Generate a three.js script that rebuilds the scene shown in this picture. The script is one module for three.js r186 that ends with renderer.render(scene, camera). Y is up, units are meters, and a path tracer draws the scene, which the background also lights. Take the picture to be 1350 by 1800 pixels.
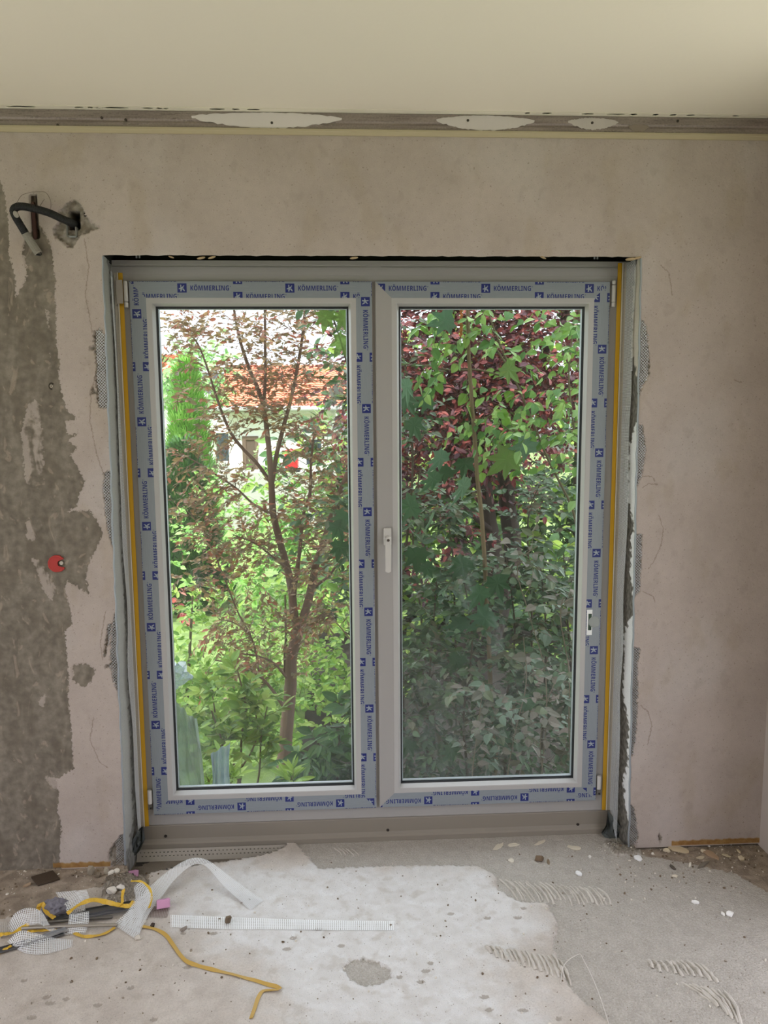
import * as THREE from 'three';
import { RoundedBoxGeometry } from 'three/addons/geometries/RoundedBoxGeometry.js';
import { ConvexGeometry } from 'three/addons/geometries/ConvexGeometry.js';
import { mergeGeometries, toCreasedNormals } from 'three/addons/utils/BufferGeometryUtils.js';
import { createNoise2D, createNoise3D } from 'simplex-noise';

// ------------------------------------------------------------------ camera, sky, sun, exposure
// metres; y = 0 is the floor, z = 0 the room face of the window wall, the room lies at z > 0, the garden at z < 0
const scene = new THREE.Scene();
const camera = new THREE.PerspectiveCamera(THREE.MathUtils.radToDeg(2 * Math.atan(900 / 1350)), 1350 / 1800, 0.05, 400);
camera.position.set(0, 1.735, 2.85);
camera.rotation.set(-0.12397, -0.05132, -0.00727, 'YXZ');

const renderer = new THREE.WebGLRenderer({ antialias: true });
renderer.toneMapping = THREE.LinearToneMapping;
renderer.toneMappingExposure = 2.15;
renderer.shadowMap.enabled = true;

const SKY = 1.5, SUN = 3.4;
{ // an overcast-bright sky: brighter towards the zenith, even all round the horizon
  const w = 64, h = 64, d = new Float32Array(w * h * 4);
  for (let j = 0; j < h; j++) {
    const up = Math.sin(((j + 0.5) / h - 0.5) * Math.PI), k = up > 0 ? 0.75 + 0.45 * up : 0.12;
    for (let i = 0; i < w; i++) d.set(up > 0 ? [k * 0.96, k * 0.975, k * 1.1, 1] : [k, k, k * 0.8, 1], (j * w + i) * 4);
  }
  const t = new THREE.DataTexture(d, w, h, THREE.RGBAFormat, THREE.FloatType);
  t.mapping = THREE.EquirectangularReflectionMapping; t.magFilter = t.minFilter = THREE.LinearFilter; t.needsUpdate = true;
  scene.background = t; scene.backgroundIntensity = SKY;
}
const sun = new THREE.DirectionalLight(0xfffaf6, SUN);
sun.name = 'sun'; sun.position.set(0.4, 15.5, 7.5); sun.target.position.set(0, 0, -3);
sun.castShadow = true; sun.shadow.radius = 4; sun.shadow.mapSize.set(4096, 4096);
Object.assign(sun.shadow.camera, { left: -22, right: 22, top: 22, bottom: -22, near: 0.5, far: 70 });
scene.add(sun, sun.target);

// ------------------------------------------------------------------ helpers
const rng = (s) => () => { s = (s + 0x6d2b79f5) | 0; let t = Math.imul(s ^ (s >>> 15), 1 | s); t = (t + Math.imul(t ^ (t >>> 7), 61 | t)) ^ t; return ((t ^ (t >>> 14)) >>> 0) / 4294967296; };
const n2 = createNoise2D(rng(11)), n3 = createNoise3D(rng(12));
const fbm = (x, y, o = 4) => { let s = 0, a = 0.5; for (let i = 0; i < o; i++) { s += a * n2(x + i * 17.3, y - i * 9.1); x *= 2.03; y *= 2.03; a *= 0.5; } return s; };
const clamp = (v, a = 0, b = 1) => Math.min(b, Math.max(a, v)), mix = (a, b, t) => a + (b - a) * t, smooth = (a, b, v) => { const t = clamp((v - a) / (b - a)); return t * t * (3 - 2 * t); };
const V = (x, y, z) => new THREE.Vector3(x, y, z);
const taken = new Map();
const numbered = (name) => { const k = taken.get(name) ?? 0; taken.set(name, k + 1); return k ? `${name}_${String(k).padStart(3, '0')}` : name; };
function put(name, geometry, material, parent) {
  const m = new THREE.Mesh(Array.isArray(geometry) ? (geometry.length > 1 ? mergeGeometries(geometry.map(plain)) : geometry[0]) : geometry, material);
  m.name = parent ? name : numbered(name); m.castShadow = m.receiveShadow = true; (parent ?? scene).add(m);
  return m;
}
function plain(g) { g = g.index ? g.toNonIndexed() : g.clone(); for (const k of Object.keys(g.attributes)) if (!['position', 'normal', 'uv'].includes(k)) g.deleteAttribute(k); if (!g.attributes.normal) g.computeVertexNormals(); if (!g.attributes.uv) g.setAttribute('uv', new THREE.BufferAttribute(new Float32Array(g.attributes.position.count * 2), 2)); return g; }
function thing(name, label, category, at = [0, 0, 0], group) {
  const o = new THREE.Group(); o.name = numbered(name); o.position.set(...at); o.userData = { label, category }; if (group) o.userData.group = group; scene.add(o);
  return o;
}
function tag(o, label, category, group, kind) { o.userData = { ...o.userData, label, category }; if (group) o.userData.group = group; if (kind) o.userData.kind = kind; return o; }
const stuff = (o) => { o.userData.kind = 'stuff'; return o; };
const structure = (o, label) => { o.userData.kind = 'structure'; if (label) o.userData.label = label; return o; };
const mat = (color, roughness = 0.8, more = {}) => new THREE.MeshStandardMaterial({ color, roughness, side: THREE.DoubleSide, ...more });
const box = (x0, x1, y0, y1, z0, z1) => new THREE.BoxGeometry(x1 - x0, y1 - y0, z1 - z0).translate((x0 + x1) / 2, (y0 + y1) / 2, (z0 + z1) / 2);
const rbox = (w, h, d, r, s = 2) => new RoundedBoxGeometry(w, h, d, s, r);
function fromTriangles(p, uv) {
  const g = new THREE.BufferGeometry(); g.setAttribute('position', new THREE.Float32BufferAttribute(p, 3));
  g.setAttribute('uv', new THREE.Float32BufferAttribute(uv ?? new Float32Array(p.length / 3 * 2), 2)); g.computeVertexNormals(); return g;
}
const quad = (out, a, b, c, d) => out.push(...a, ...b, ...c, ...a, ...c, ...d);
// a mitred frame: the profile [inset from the outer edge, z] swept round a rectangle
function profileRing(x0, x1, y0, y1, prof) {
  const p = [], corner = (k, [d, z]) => [[x0 + d, y0 + d, z], [x1 - d, y0 + d, z], [x1 - d, y1 - d, z], [x0 + d, y1 - d, z]][k % 4];
  for (let i = 0; i + 1 < prof.length; i++) for (let k = 0; k < 4; k++) quad(p, corner(k, prof[i]), corner(k + 1, prof[i]), corner(k + 1, prof[i + 1]), corner(k, prof[i + 1]));
  return fromTriangles(p);
}
// a tube with a radius that varies along it
function tube(points, r0, r1, sides = 8, steps, caps = true, wobble = 0) {
  const curve = new THREE.CatmullRomCurve3(points.map((q) => (q.isVector3 ? q : V(...q)))), n = steps ?? points.length * 5;
  const g = new THREE.TubeGeometry(curve, n, 1, sides, false), p = g.attributes.position, c = V(), q = V();
  for (let i = 0; i <= n; i++) {
    const t = i / n, r = mix(r0, r1, t); curve.getPointAt(t, c);
    for (let j = 0; j <= sides; j++) { const k = i * (sides + 1) + j; q.fromBufferAttribute(p, k).sub(c).multiplyScalar(r * (1 + wobble * n3(c.x * 30, c.y * 30, j % sides))).add(c); p.setXYZ(k, q.x, q.y, q.z); }
  }
  g.computeVertexNormals();
  if (!caps) return g;
  const ends = [0, 1].map((t) => new THREE.SphereGeometry((t ? r1 : r0) * 1.0, sides, 4).translate(...curve.getPointAt(t).toArray()));
  return mergeGeometries([g, ...ends].map(plain));
}
function canvasOf(w, h) { const c = document.createElement('canvas'); c.width = w; c.height = h; return c; }
function dataTexture(w, h, f, srgb = true) { // f(i, j) -> [r, g, b] 0..1, row 0 at v = 0
  const d = new Uint8Array(w * h * 4);
  for (let j = 0, o = 0; j < h; j++) for (let i = 0; i < w; i++, o += 4) { const c = f(i, j); d[o] = clamp(c[0]) * 255; d[o + 1] = clamp(c[1]) * 255; d[o + 2] = clamp(c[2]) * 255; d[o + 3] = 255; }
  const t = new THREE.DataTexture(d, w, h); t.magFilter = t.minFilter = THREE.LinearFilter; if (srgb) t.colorSpace = THREE.SRGBColorSpace; t.needsUpdate = true; return t;
}
const rgb = (r, g, b) => [r / 255, g / 255, b / 255], lerp3 = (a, b, t) => [mix(a[0], b[0], t), mix(a[1], b[1], t), mix(a[2], b[2], t)];

// polygons painted into a mask with three channels, looked up with ragged edges
function makeMask(x0, x1, y0, y1, w, h, layers, blur = 0) {
  const c = canvasOf(w, h), ctx = c.getContext('2d'); ctx.fillStyle = '#000'; ctx.fillRect(0, 0, w, h); ctx.globalCompositeOperation = 'lighter'; if (blur) ctx.filter = `blur(${blur}px)`;
  for (const [color, polys] of layers) { if (color === 'stroke') { ctx.strokeStyle = '#f00'; ctx.lineWidth = 1.6; for (const poly of polys) { ctx.beginPath(); poly.forEach(([x, y], i) => ctx[i ? 'lineTo' : 'moveTo']((x - x0) / (x1 - x0) * w, (y - y0) / (y1 - y0) * h)); ctx.stroke(); } continue; } ctx.fillStyle = color; for (const poly of polys) { ctx.beginPath(); poly.forEach(([x, y], i) => ctx[i ? 'lineTo' : 'moveTo']((x - x0) / (x1 - x0) * w, (y - y0) / (y1 - y0) * h)); ctx.closePath(); ctx.fill(); } }
  const d = ctx.getImageData(0, 0, w, h).data;
  return (x, y, jag = 0.006, f = 60) => {
    const u = x + jag * (fbm(x * f, y * f, 3)) , v = y + jag * (fbm(x * f + 40, y * f + 7, 3));
    const fx = clamp((u - x0) / (x1 - x0) * w - 0.5, 0, w - 1.001), fy = clamp((v - y0) / (y1 - y0) * h - 0.5, 0, h - 1.001), i = fx | 0, j = fy | 0, a = fx - i, b = fy - j, o = (j * w + i) * 4, out = [0, 0, 0];
    for (let k = 0; k < 3; k++) out[k] = ((d[o + k] * (1 - a) + d[o + 4 + k] * a) * (1 - b) + (d[o + w * 4 + k] * (1 - a) + d[o + w * 4 + 4 + k] * a) * b) / 255;
    return out;
  };
}
// a surface over a grid of (u, v) values; at(u, v) gives the point
function gridSurface(us, vs, at, uvAt) {
  const p = [], uv = [], idx = [], n = us.length;
  for (const v of vs) for (const u of us) { const q = at(u, v); p.push(...q); uv.push(...uvAt(q, u, v)); }
  for (let j = 0; j + 1 < vs.length; j++) for (let i = 0; i + 1 < n; i++) { const k = j * n + i; idx.push(k, k + 1, k + n + 1, k, k + n + 1, k + n); }
  const g = new THREE.BufferGeometry(); g.setAttribute('position', new THREE.Float32BufferAttribute(p, 3)); g.setAttribute('uv', new THREE.Float32BufferAttribute(uv, 2)); g.setIndex(idx); g.computeVertexNormals(); return g;
}
// a bar along x with the section [[z, y], ...]
function prismX(section, x0, x1) {
  const g = new THREE.ExtrudeGeometry(new THREE.Shape(section.map(([z, y]) => new THREE.Vector2(z, y))), { depth: x1 - x0, bevelEnabled: false, curveSegments: 4 }), p = g.attributes.position;
  for (let i = 0; i < p.count; i++) p.setXYZ(i, x0 + p.getZ(i), p.getY(i), p.getX(i));
  g.computeVertexNormals(); return g;
}
const range = (a, b, step) => { const n = Math.max(1, Math.round((b - a) / step)); return Array.from({ length: n + 1 }, (_, i) => a + (b - a) * i / n); };

// ------------------------------------------------------------------ the room: sizes
const XL = -2.4, XR = 1.665, ZB = 4.1, CEIL = 2.79, OT = 2.307;                 // side walls, rear wall, ceiling, top of the window opening
const edgeL = (y) => mix(-0.872, -0.842, y / OT) + 0.0025 * n2(y * 9, 3) + 0.0015 * n2(y * 45, 5), edgeR = (y) => mix(1.124, 1.096, y / OT) + 0.002 * n2(y * 9, 8) + 0.0012 * n2(y * 45, 6);

// ---- window wall: plaster, cement and broken places, as relief and as colour
const X0 = -1.5;
const cementPolys = [[[-1.29,2.606],[-1.179,2.555],[-1.166,2.513],[-1.165,2.466],[-1.159,2.414],[-1.161,2.351],[-1.168,2.312],[-1.155,2.268],[-1.147,2.215],[-1.152,2.163],[-1.135,2.186],[-1.115,2.215],[-1.105,2.249],[-1.109,2.28],[-1.117,2.312],[-1.111,2.345],[-1.089,2.376],[-1.062,2.407],[-1.049,2.399],[-1.028,2.361],[-1.016,2.322],[-1.016,2.264],[-1.01,2.225],[-1.016,2.167],[-1.015,2.088],[-1.021,2.009],[-1.013,1.939],[-1.02,1.885],[-1.012,1.828],[-1.006,1.792],[-0.995,1.763],[-0.961,1.736],[-1.006,1.722],[-1,1.675],[-0.955,1.685],[-1.002,1.655],[-0.963,1.628],[-0.996,1.603],[-0.97,1.562],[-0.947,1.499],[-0.968,1.466],[-0.981,1.416],[-1.021,1.395],[-0.934,1.398],[-0.912,1.364],[-0.892,1.313],[-0.912,1.271],[-0.944,1.214],[-0.964,1.157],[-0.951,1.083],[-0.995,1.114],[-1.031,1.141],[-1.041,1.109],[-1.029,1.033],[-1.022,0.972],[-1.05,0.946],[-1.049,0.858],[-1.047,0.748],[-1.054,0.692],[-1.05,0.591],[-1.05,0.478],[-1.05,0.405],[-1.087,0.384],[-1.118,0.362],[-1.109,0.297],[-1.121,0.24],[-1.108,0.177],[-1.123,0.065],[-1.12,-0.041],[-1.551,-0.107]],
  [[-1.029,0.814],[-0.982,0.822],[-0.946,0.794],[-0.965,0.746],[-0.998,0.729],[-1.032,0.756]]];
const smearPolys = [[[-1.134,1.788],[-1.105,1.808],[-1.088,1.768],[-1.088,1.625],[-1.088,1.559],[-1.117,1.48],[-1.161,1.502],[-1.162,1.605],[-1.165,1.687]], [[-1.169,1.366],[-1.123,1.386],[-1.109,1.344],[-1.146,1.288],[-1.173,1.303]], [[-1.05,2.127],[-1.042,2.118],[-1.037,2.009],[-1.03,1.929],[-1.043,1.905],[-1.049,2.009]], [[-1.164,0.386],[-1.105,0.371],[-1.116,0.32],[-1.145,0.344]], [[-1.162,1.228],[-1.125,1.217],[-1.1,1.163],[-1.074,1.12],[-1.09,1.056],[-1.12,1.099],[-1.137,1.164]], [[-1.157,0.695],[-1.136,0.701],[-1.143,0.65],[-1.164,0.662]]];
const recessPolys = [[[-0.983,2.453],[-0.956,2.482],[-0.928,2.492],[-0.908,2.475],[-0.894,2.442],[-0.88,2.419],[-0.845,2.398],[-0.873,2.393],[-0.913,2.377],[-0.937,2.346],[-0.944,2.327],[-0.974,2.35],[-1.004,2.373],[-1.008,2.396],[-0.986,2.413],[-0.977,2.43]],
  [[-0.886,2.042],[-0.862,2.048],[-0.849,2.028],[-0.848,1.968],[-0.844,1.888],[-0.841,1.776],[-0.882,1.775],[-0.887,1.827],[-0.888,1.884],[-0.882,1.928],[-0.887,1.984]], [[-0.874,1.536],[-0.849,1.544],[-0.839,1.498],[-0.836,1.393],[-0.83,1.255],[-0.857,1.262],[-0.869,1.309],[-0.877,1.393],[-0.881,1.477]], [[-0.858,1.025],[-0.847,1.033],[-0.836,0.963],[-0.832,0.787],[-0.833,0.689],[-0.862,0.694],[-0.882,0.755],[-0.887,0.832],[-0.879,0.942]], [[-0.886,0.126],[-0.863,0.144],[-0.843,0.113],[-0.841,-0.029],[-0.908,-0.026],[-0.938,0.039],[-0.923,0.081]],
  [[1.083,2.101],[1.118,2.066],[1.128,2.025],[1.142,1.889],[1.114,1.837],[1.098,1.795],[1.07,1.963]], [[1.075,1.69],[1.123,1.694],[1.135,1.604],[1.125,1.507],[1.105,1.464],[1.074,1.583]], [[1.08,1.279],[1.133,1.278],[1.135,1.168],[1.132,1.056],[1.106,1.034],[1.084,1.146]], [[1.085,0.835],[1.142,0.829],[1.133,0.761],[1.139,0.645],[1.138,0.482],[1.127,0.387],[1.099,0.4],[1.091,0.646]], [[1.101,0.192],[1.139,0.177],[1.162,0.038],[1.141,-0.018],[1.103,-0.016]],
  [[-0.899,1.99],[-0.875,1.992],[-0.875,1.98],[-0.903,1.982]], [[-0.902,1.848],[-0.887,1.827],[-0.908,1.824]], [[-0.89,0.973],[-0.878,0.964],[-0.905,0.855],[-0.914,0.838]], [[-0.907,0.811],[-0.885,0.819],[-0.888,0.802],[-0.912,0.8]], [[1.25,0.066],[1.261,0.027],[1.247,0.027]]];
const wallMask = makeMask(X0, XR, 0, CEIL, 1200, 1058, [['#f00', cementPolys], ['#00f', smearPolys], ['#0f0', recessPolys]]);
const cracks = [[[1.104,1.484],[1.13,1.503],[1.165,1.5],[1.179,1.483]], [[1.127,1.457],[1.153,1.474],[1.188,1.47]], [[1.165,1.145],[1.186,1.178],[1.21,1.233],[1.217,1.299],[1.197,1.354]], [[1.145,1.056],[1.186,1.037],[1.196,1.01]], [[1.152,0.598],[1.185,0.569],[1.201,0.515],[1.186,0.433]], [[1.166,2.28],[1.201,2.25],[1.217,2.168]], [[-0.902,2.362],[-0.892,2.265],[-0.909,2.167],[-0.897,2.088],[-0.892,2.038]], [[-0.878,1.928],[-0.907,1.828],[-0.917,1.726],[-0.899,1.602],[-0.878,1.536]], [[-0.898,1.019],[-0.923,0.899],[-0.918,0.833]], [[-0.962,0.611],[-0.981,0.522],[-0.95,0.43],[-0.919,0.406]], [[1.465,1.861],[1.496,1.852]]];
const crackMask = makeMask(X0, XR, 0, CEIL, 1600, 1410, [['stroke', cracks]]);
const shaft = [[-0.954,2.454],[-0.917,2.454],[-0.918,2.396],[-0.955,2.394]], slot = [[-1.081,2.508],[-1.058,2.508],[-1.061,2.365],[-1.071,2.361]];
const inQuad = (q, x, y) => x > Math.min(q[0][0], q[3][0]) && x < Math.max(q[1][0], q[2][0]) && y < q[0][1] && y > q[2][1];
function wallRelief(x, y) {
  const [cement, recess, smear] = wallMask(x, y, 0.008, 70);
  let z = 0.0012 * fbm(x * 3, y * 3, 3) + 0.0006 * fbm(x * 25, y * 25, 2);
  z -= 0.004 * smooth(0.35, 0.65, cement) * (1 - 0.7 * smooth(0.4, 0.7, smear));
  z -= smooth(0.3, 0.75, recess) * (0.011 + 0.006 * fbm(x * 60, y * 60, 3));
  if (inQuad(shaft, x, y)) z -= 0.075; if (inQuad(slot, x, y)) z -= 0.022;
  return z;
}
const wallMap = dataTexture(2048, 1805, (i, j) => {
  const x = X0 + (i + 0.5) / 2048 * (XR - X0), y = (j + 0.5) / 1805 * CEIL;
  const m = wallMask(x, y, 0.010, 55), fine = n2(x * 260, y * 260), mid = fbm(x * 22, y * 22, 3), big = fbm(x * 2.3 + 4, y * 2.3, 3), wx = 0.03 * n2(x * 5, y * 4 + 5), wy = 0.05 * n2(x * 4 + 9, y * 5), streak = fbm((x + wx) * 11, (y + wy) * 2.2, 4);
  let c = lerp3(rgb(180, 168, 160), rgb(169, 157, 149), clamp(0.45 + 0.8 * big + 0.15 * mid));
  c = lerp3(c, rgb(186, 178, 173), 0.5 * smooth(0.05, 0.5, fbm(x * 1.7 + 9, y * 0.9 + 3, 3)));
  c = lerp3(c, rgb(158, 143, 122), 0.22 * smooth(0.2, 0.5, fbm(x * 3.6 - 7, y * 1.8 + 2, 4)));                 // yellowish stains
  c = lerp3(c, rgb(140, 129, 118), 0.16 * smooth(0.3, 0.6, fbm(x * 9 + 3, y * 7, 4)));                             // rubbed dirt
  const cement = smooth(0.4, 0.6, m[0] + 0.22 * mid), smear = smooth(0.45, 0.75, m[2] * (0.75 + 0.9 * streak) + 0.25 * mid), recess = smooth(0.35, 0.65, m[1]);
  let g = lerp3(rgb(106, 98, 87), rgb(134, 126, 114), clamp(0.5 + 0.6 * streak + 0.6 * mid));
  g = lerp3(g, rgb(99, 90, 78), 0.45 * smooth(0.12, 0.45, fbm(x * 5 + 1, y * 3 + 8, 4)));
  g = lerp3(g, rgb(165, 150, 134), 0.5 * smooth(0.36, 0.5, fbm((x + wx) * 19, (y + wy) * 8, 4)));                              // scraped plaster left on the cement
  c = lerp3(c, g, cement * (1 - 0.75 * smear));
  c = lerp3(c, lerp3(rgb(120, 110, 98), rgb(150, 143, 134), clamp(0.5 + mid * 1.4)), recess);
  if (fbm(x * 70 + 5, y * 70, 2) > 0.52) c = lerp3(c, rgb(110, 98, 86), 0.45);                                     // specks
  c = lerp3(c, rgb(128, 114, 102), 0.6 * smooth(0.25, 0.7, crackMask(x, y, 0.004, 60)[0]));                          // hairline cracks round filled places
  const foot = smooth(0.028, 0.02, y + 0.006 * fbm(x * 30, 2, 2)) * smooth(0.002, 0.006, y);                       // glue left by a removed skirting board
  if ((x > 1.30 || (x < -0.93 && x > -1.15)) && foot > 0) c = lerp3(c, lerp3(rgb(160, 122, 66), rgb(132, 92, 42), clamp(0.5 + mid)), foot * 0.9);
  const v = 1 + 0.035 * fine + 0.03 * mid;
  return [c[0] * v, c[1] * v, c[2] * v];
});
const wallBump = dataTexture(1024, 902, (i, j) => { const x = X0 + i / 1024 * (XR - X0), y = j / 902 * CEIL, v = 0.5 + 0.28 * fbm(x * 55, y * 55, 4) + 0.12 * n2(x * 240, y * 240); return [v, v, v]; }, false);
const plaster = mat(0xffffff, 0.92, { map: wallMap, bumpMap: wallBump, bumpScale: 0.0016 });
const mortar = mat(0x80776c, 0.95), darkMortar = mat(0x4c463f, 0.95), bare = mat(0xa39a8e, 0.93);
const wallUV = ([x, y]) => [(x - X0) / (XR - X0), y / CEIL];
const ysAll = range(0, CEIL, 0.0045), ysSide = ysAll.filter((y) => y < OT - 0.002).concat(OT), ysTop = [OT, ...ysAll.filter((y) => y > OT + 0.002)];
const lerpEdge = (a, e) => (u, y) => { const x = mix(a, e(Math.min(y, OT)), u); return [x, y, wallRelief(x, y)]; };
const wallFront = structure(put('wall_front', [
  gridSurface(range(0, 1, 1 / 150), ysAll, lerpEdge(X0, edgeL), wallUV),
  gridSurface([0, 0.25, 0.5, 0.75, 1], [0, 0.7, 1.4, 2.1, CEIL], (u, y) => [mix(XL, X0, u), y, 0], wallUV),
  gridSurface(range(0, 1, 1 / 34), ysAll, (u, y) => { const x = mix(1.25, edgeR(Math.min(y, OT)), u); return [x, y, wallRelief(x, y)]; }, wallUV),
  gridSurface(range(1.25, XR, 0.03), range(0, CEIL, 0.03), (x, y) => [x, y, wallRelief(x, y)], wallUV),
  gridSurface(range(0, 1, 1 / 90), [OT + 0.002 * 0, ...ysTop.slice(1)], (u, y) => { const x = mix(edgeL(OT), edgeR(OT), u), yy = y === OT ? OT + 0.0035 * fbm(x * 22, 4, 3) : y; return [x, yy, wallRelief(x, yy) + (y === OT ? -0.002 : 0)]; }, wallUV),
], plaster), 'bare plastered wall round the new window, grey cement showing on the left');
put('masonry', [box(XL - 0.3, -0.9, -0.3, 3.1, -0.36, -0.1), box(1.13, XR + 0.3, -0.3, 3.1, -0.36, -0.1), box(-0.9, 1.13, 2.45, 3.1, -0.36, -0.03), box(-0.9, 1.13, 2.33, 3.1, -0.36, -0.215), box(-0.9, 1.13, -0.35, -0.06, -0.36, -0.1)], mat(0xb9b2a6, 0.9), wallFront);
// reveals: mortar with white and beige plaster left near the outer edge
const revealMap = (patches, base, skim) => dataTexture(128, 1024, (i, j) => {
  const d = i / 128, y = j / 1024 * OT; let cover = 0;
  for (const [y0, y1, depth, kind] of patches) { const e = Math.min(y - y0, y1 - y) * 9; if (e > -0.4) { const k = smooth(-0.02, 0.05, depth * clamp(0.6 + e, 0, 1) - d + 0.16 * fbm(y * 24, d * 3 + y0, 3)); if (k > cover) { cover = k; patches.kind = kind; } } }
  const m = fbm(d * 9, y * 30, 3);
  let c = lerp3(base[0], base[1], clamp(0.5 + m * 1.3));
  if (cover > 0) c = lerp3(c, patches.kind ? rgb(232, 232, 230) : skim, cover);
  return c.map((v) => v * (1 + 0.05 * n2(d * 40, y * 300)));
});
const reveal = (name, edge, xIn, map) => put(name, gridSurface(range(0, 1, 0.05), range(-0.05, OT, 0.012), (u, y) => {
  const xo = edge(Math.max(0, y)); return [mix(xo, xIn, u) + 0.002 * fbm(u * 8, y * 20, 3) * Math.sin(Math.PI * u), y, mix(Math.max(-0.004, wallRelief(xo, Math.max(0.01, y)) * 0.5), -0.205, u)];
}, (q, u, y) => [u, clamp(y / OT)]), mat(0xffffff, 0.93, { map, bumpMap: wallBump, bumpScale: 0.002 }), wallFront);
reveal('reveal', edgeL, -0.858, revealMap([[0.1, 2.3, 0.55, 0], [0.5, 0.95, 0.3, 1]], [rgb(118, 116, 110), rgb(150, 150, 145)], rgb(172, 172, 166)));
reveal('reveal', edgeR, 1.106, revealMap([[1.92, 2.3, 0.4, 0], [1.36, 1.66, 0.42, 1], [1.08, 1.3, 0.2, 1], [0.55, 0.92, 0.42, 1], [0.14, 0.32, 0.28, 1], [0.3, 0.6, 0.12, 1]], [rgb(92, 88, 80), rgb(128, 123, 114)], rgb(208, 200, 188)));
const dark = mat(0x15130f, 0.95);
put('shutter_cavity', [box(-0.9, 1.13, 2.44, 2.46, -0.215, -0.004), box(-0.9, 1.13, 2.312, 2.45, -0.21, -0.165), box(-0.84, 1.095, 2.318, 2.45, -0.014, -0.006), box(-0.9, -0.85, 2.3, 2.45, -0.2, -0.05), box(1.10, 1.13, 2.3, 2.45, -0.2, -0.05)], dark, wallFront);
{ // crumbs of plaster hanging on the lip of the lintel
  const r = rng(5), mt = mat(0xb09a78, 0.95), g = [];
  for (const [x, y, s] of [[-0.499,2.301, 0.012], [-0.461,2.303, 0.011], [-0.604,2.304, 0.008], [0.045,2.303, 0.012], [0.733,2.307, 0.010], [1.059,2.302, 0.016], [1.084,2.306, 0.014]]) g.push(new THREE.IcosahedronGeometry(s, 1).scale(1.3, 0.35, 0.7).rotateZ(r() - 0.5).translate(x, y - 0.002, -0.006));
  put('plaster_crumb', g, mt, wallFront);
}
// ---- the other walls, floor slab, ceiling, added side openings
const otherWall = mat(0xbcb2a4, 0.92, { bumpMap: wallBump, bumpScale: 0.001 });
const sideWall = (name, x0, x1, z0, z1, color, label) => structure(put(name, [box(x0, x1, -0.3, 3.1, -0.1, z0), box(x0, x1, -0.3, 0.04, z0, z1), box(x0, x1, 2.68, 3.1, z0, z1), box(x0, x1, -0.3, 3.1, z1, ZB + 0.3)], mat(color, 0.92)), label);
// openings added out of view in both side walls, sized to light the room
sideWall('wall_right', XR, XR + 0.3, 0.62, 2.2, 0xb5aaa0, 'plastered side wall at the right corner');
sideWall('wall_left', XL - 0.3, XL, 0.75, ZB - 0.15, 0xb0a698);
structure(put('wall_back', box(XL - 0.3, XR + 0.3, -0.3, 3.1, ZB, ZB + 0.3), otherWall));
const ceilingMat = mat(0xebe4d0, 0.9, { bumpMap: wallBump, bumpScale: 0.0005 });
structure(put('ceiling', [box(XL - 0.3, XR + 0.3, CEIL + 0.002, 3.1, 0.03, ZB + 0.3), box(XL, XR, 2.86, 3.1, -0.1, 0.03)], ceilingMat), 'smooth cream ceiling');
structure(put('roof', box(XL - 0.32, XR + 0.32, 3.1, 6.2, -0.42, ZB + 0.3), mat(0xb8afa2, 0.9)));  // unseen upper storey block, added to cast the house shadow on near shrubs
structure(put('bounce_terrace', [box(XR + 0.3, XR + 4.5, -0.5, -0.03, -0.3, ZB + 0.3), box(XL - 4.5, XL - 0.3, -0.5, -0.03, -0.3, ZB + 0.3)], mat(0xd3d0cc, 0.9)));  // unseen pale paving at both sides, added to bounce daylight onto the ceiling
{ // the paper tape along the ceiling edge, torn in places
  const s = new THREE.Shape([[XL, 0], [XR, 0], [XR, 0.034], [XL, 0.034]].map(([x, z]) => new THREE.Vector2(x, z))), r = rng(77);
  const tears = [[40, 22], [137, 7], [156, 4], [173, 4], [198, 20], [252, 9], [272, 5], [283, 4], [370, 12], [402, 6], [432, 10], [910, 4], [945, 8], [1018, 10], [1068, 15], [1100, 6], [1140, 5], [1172, 6], [1203, 7], [1256, 22], [1285, 6]];
  for (const [px, half] of tears) { const cx = mix([-1.164,2.777][0], [1.544,2.81][0], px / 1350), w = half * 0.0023, h = new THREE.Path(), n = 14; for (let i = 0; i < n; i++) { const a = -i / n * Math.PI * 2, k = 0.7 + 0.6 * r(); h[i ? 'lineTo' : 'moveTo'](cx + Math.cos(a) * w, 0.021 + Math.sin(a) * 0.0075 * k); } h.closePath(); s.holes.push(h); }
  const g = new THREE.ExtrudeGeometry(s, { depth: 0.002, bevelEnabled: false }).rotateX(Math.PI / 2).translate(0, CEIL + 0.003, 0);
  structure(put('trim_1', g, mat(0xe4dec9, 0.85)), 'cream paper tape along the ceiling edge, torn in places');
}
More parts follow.
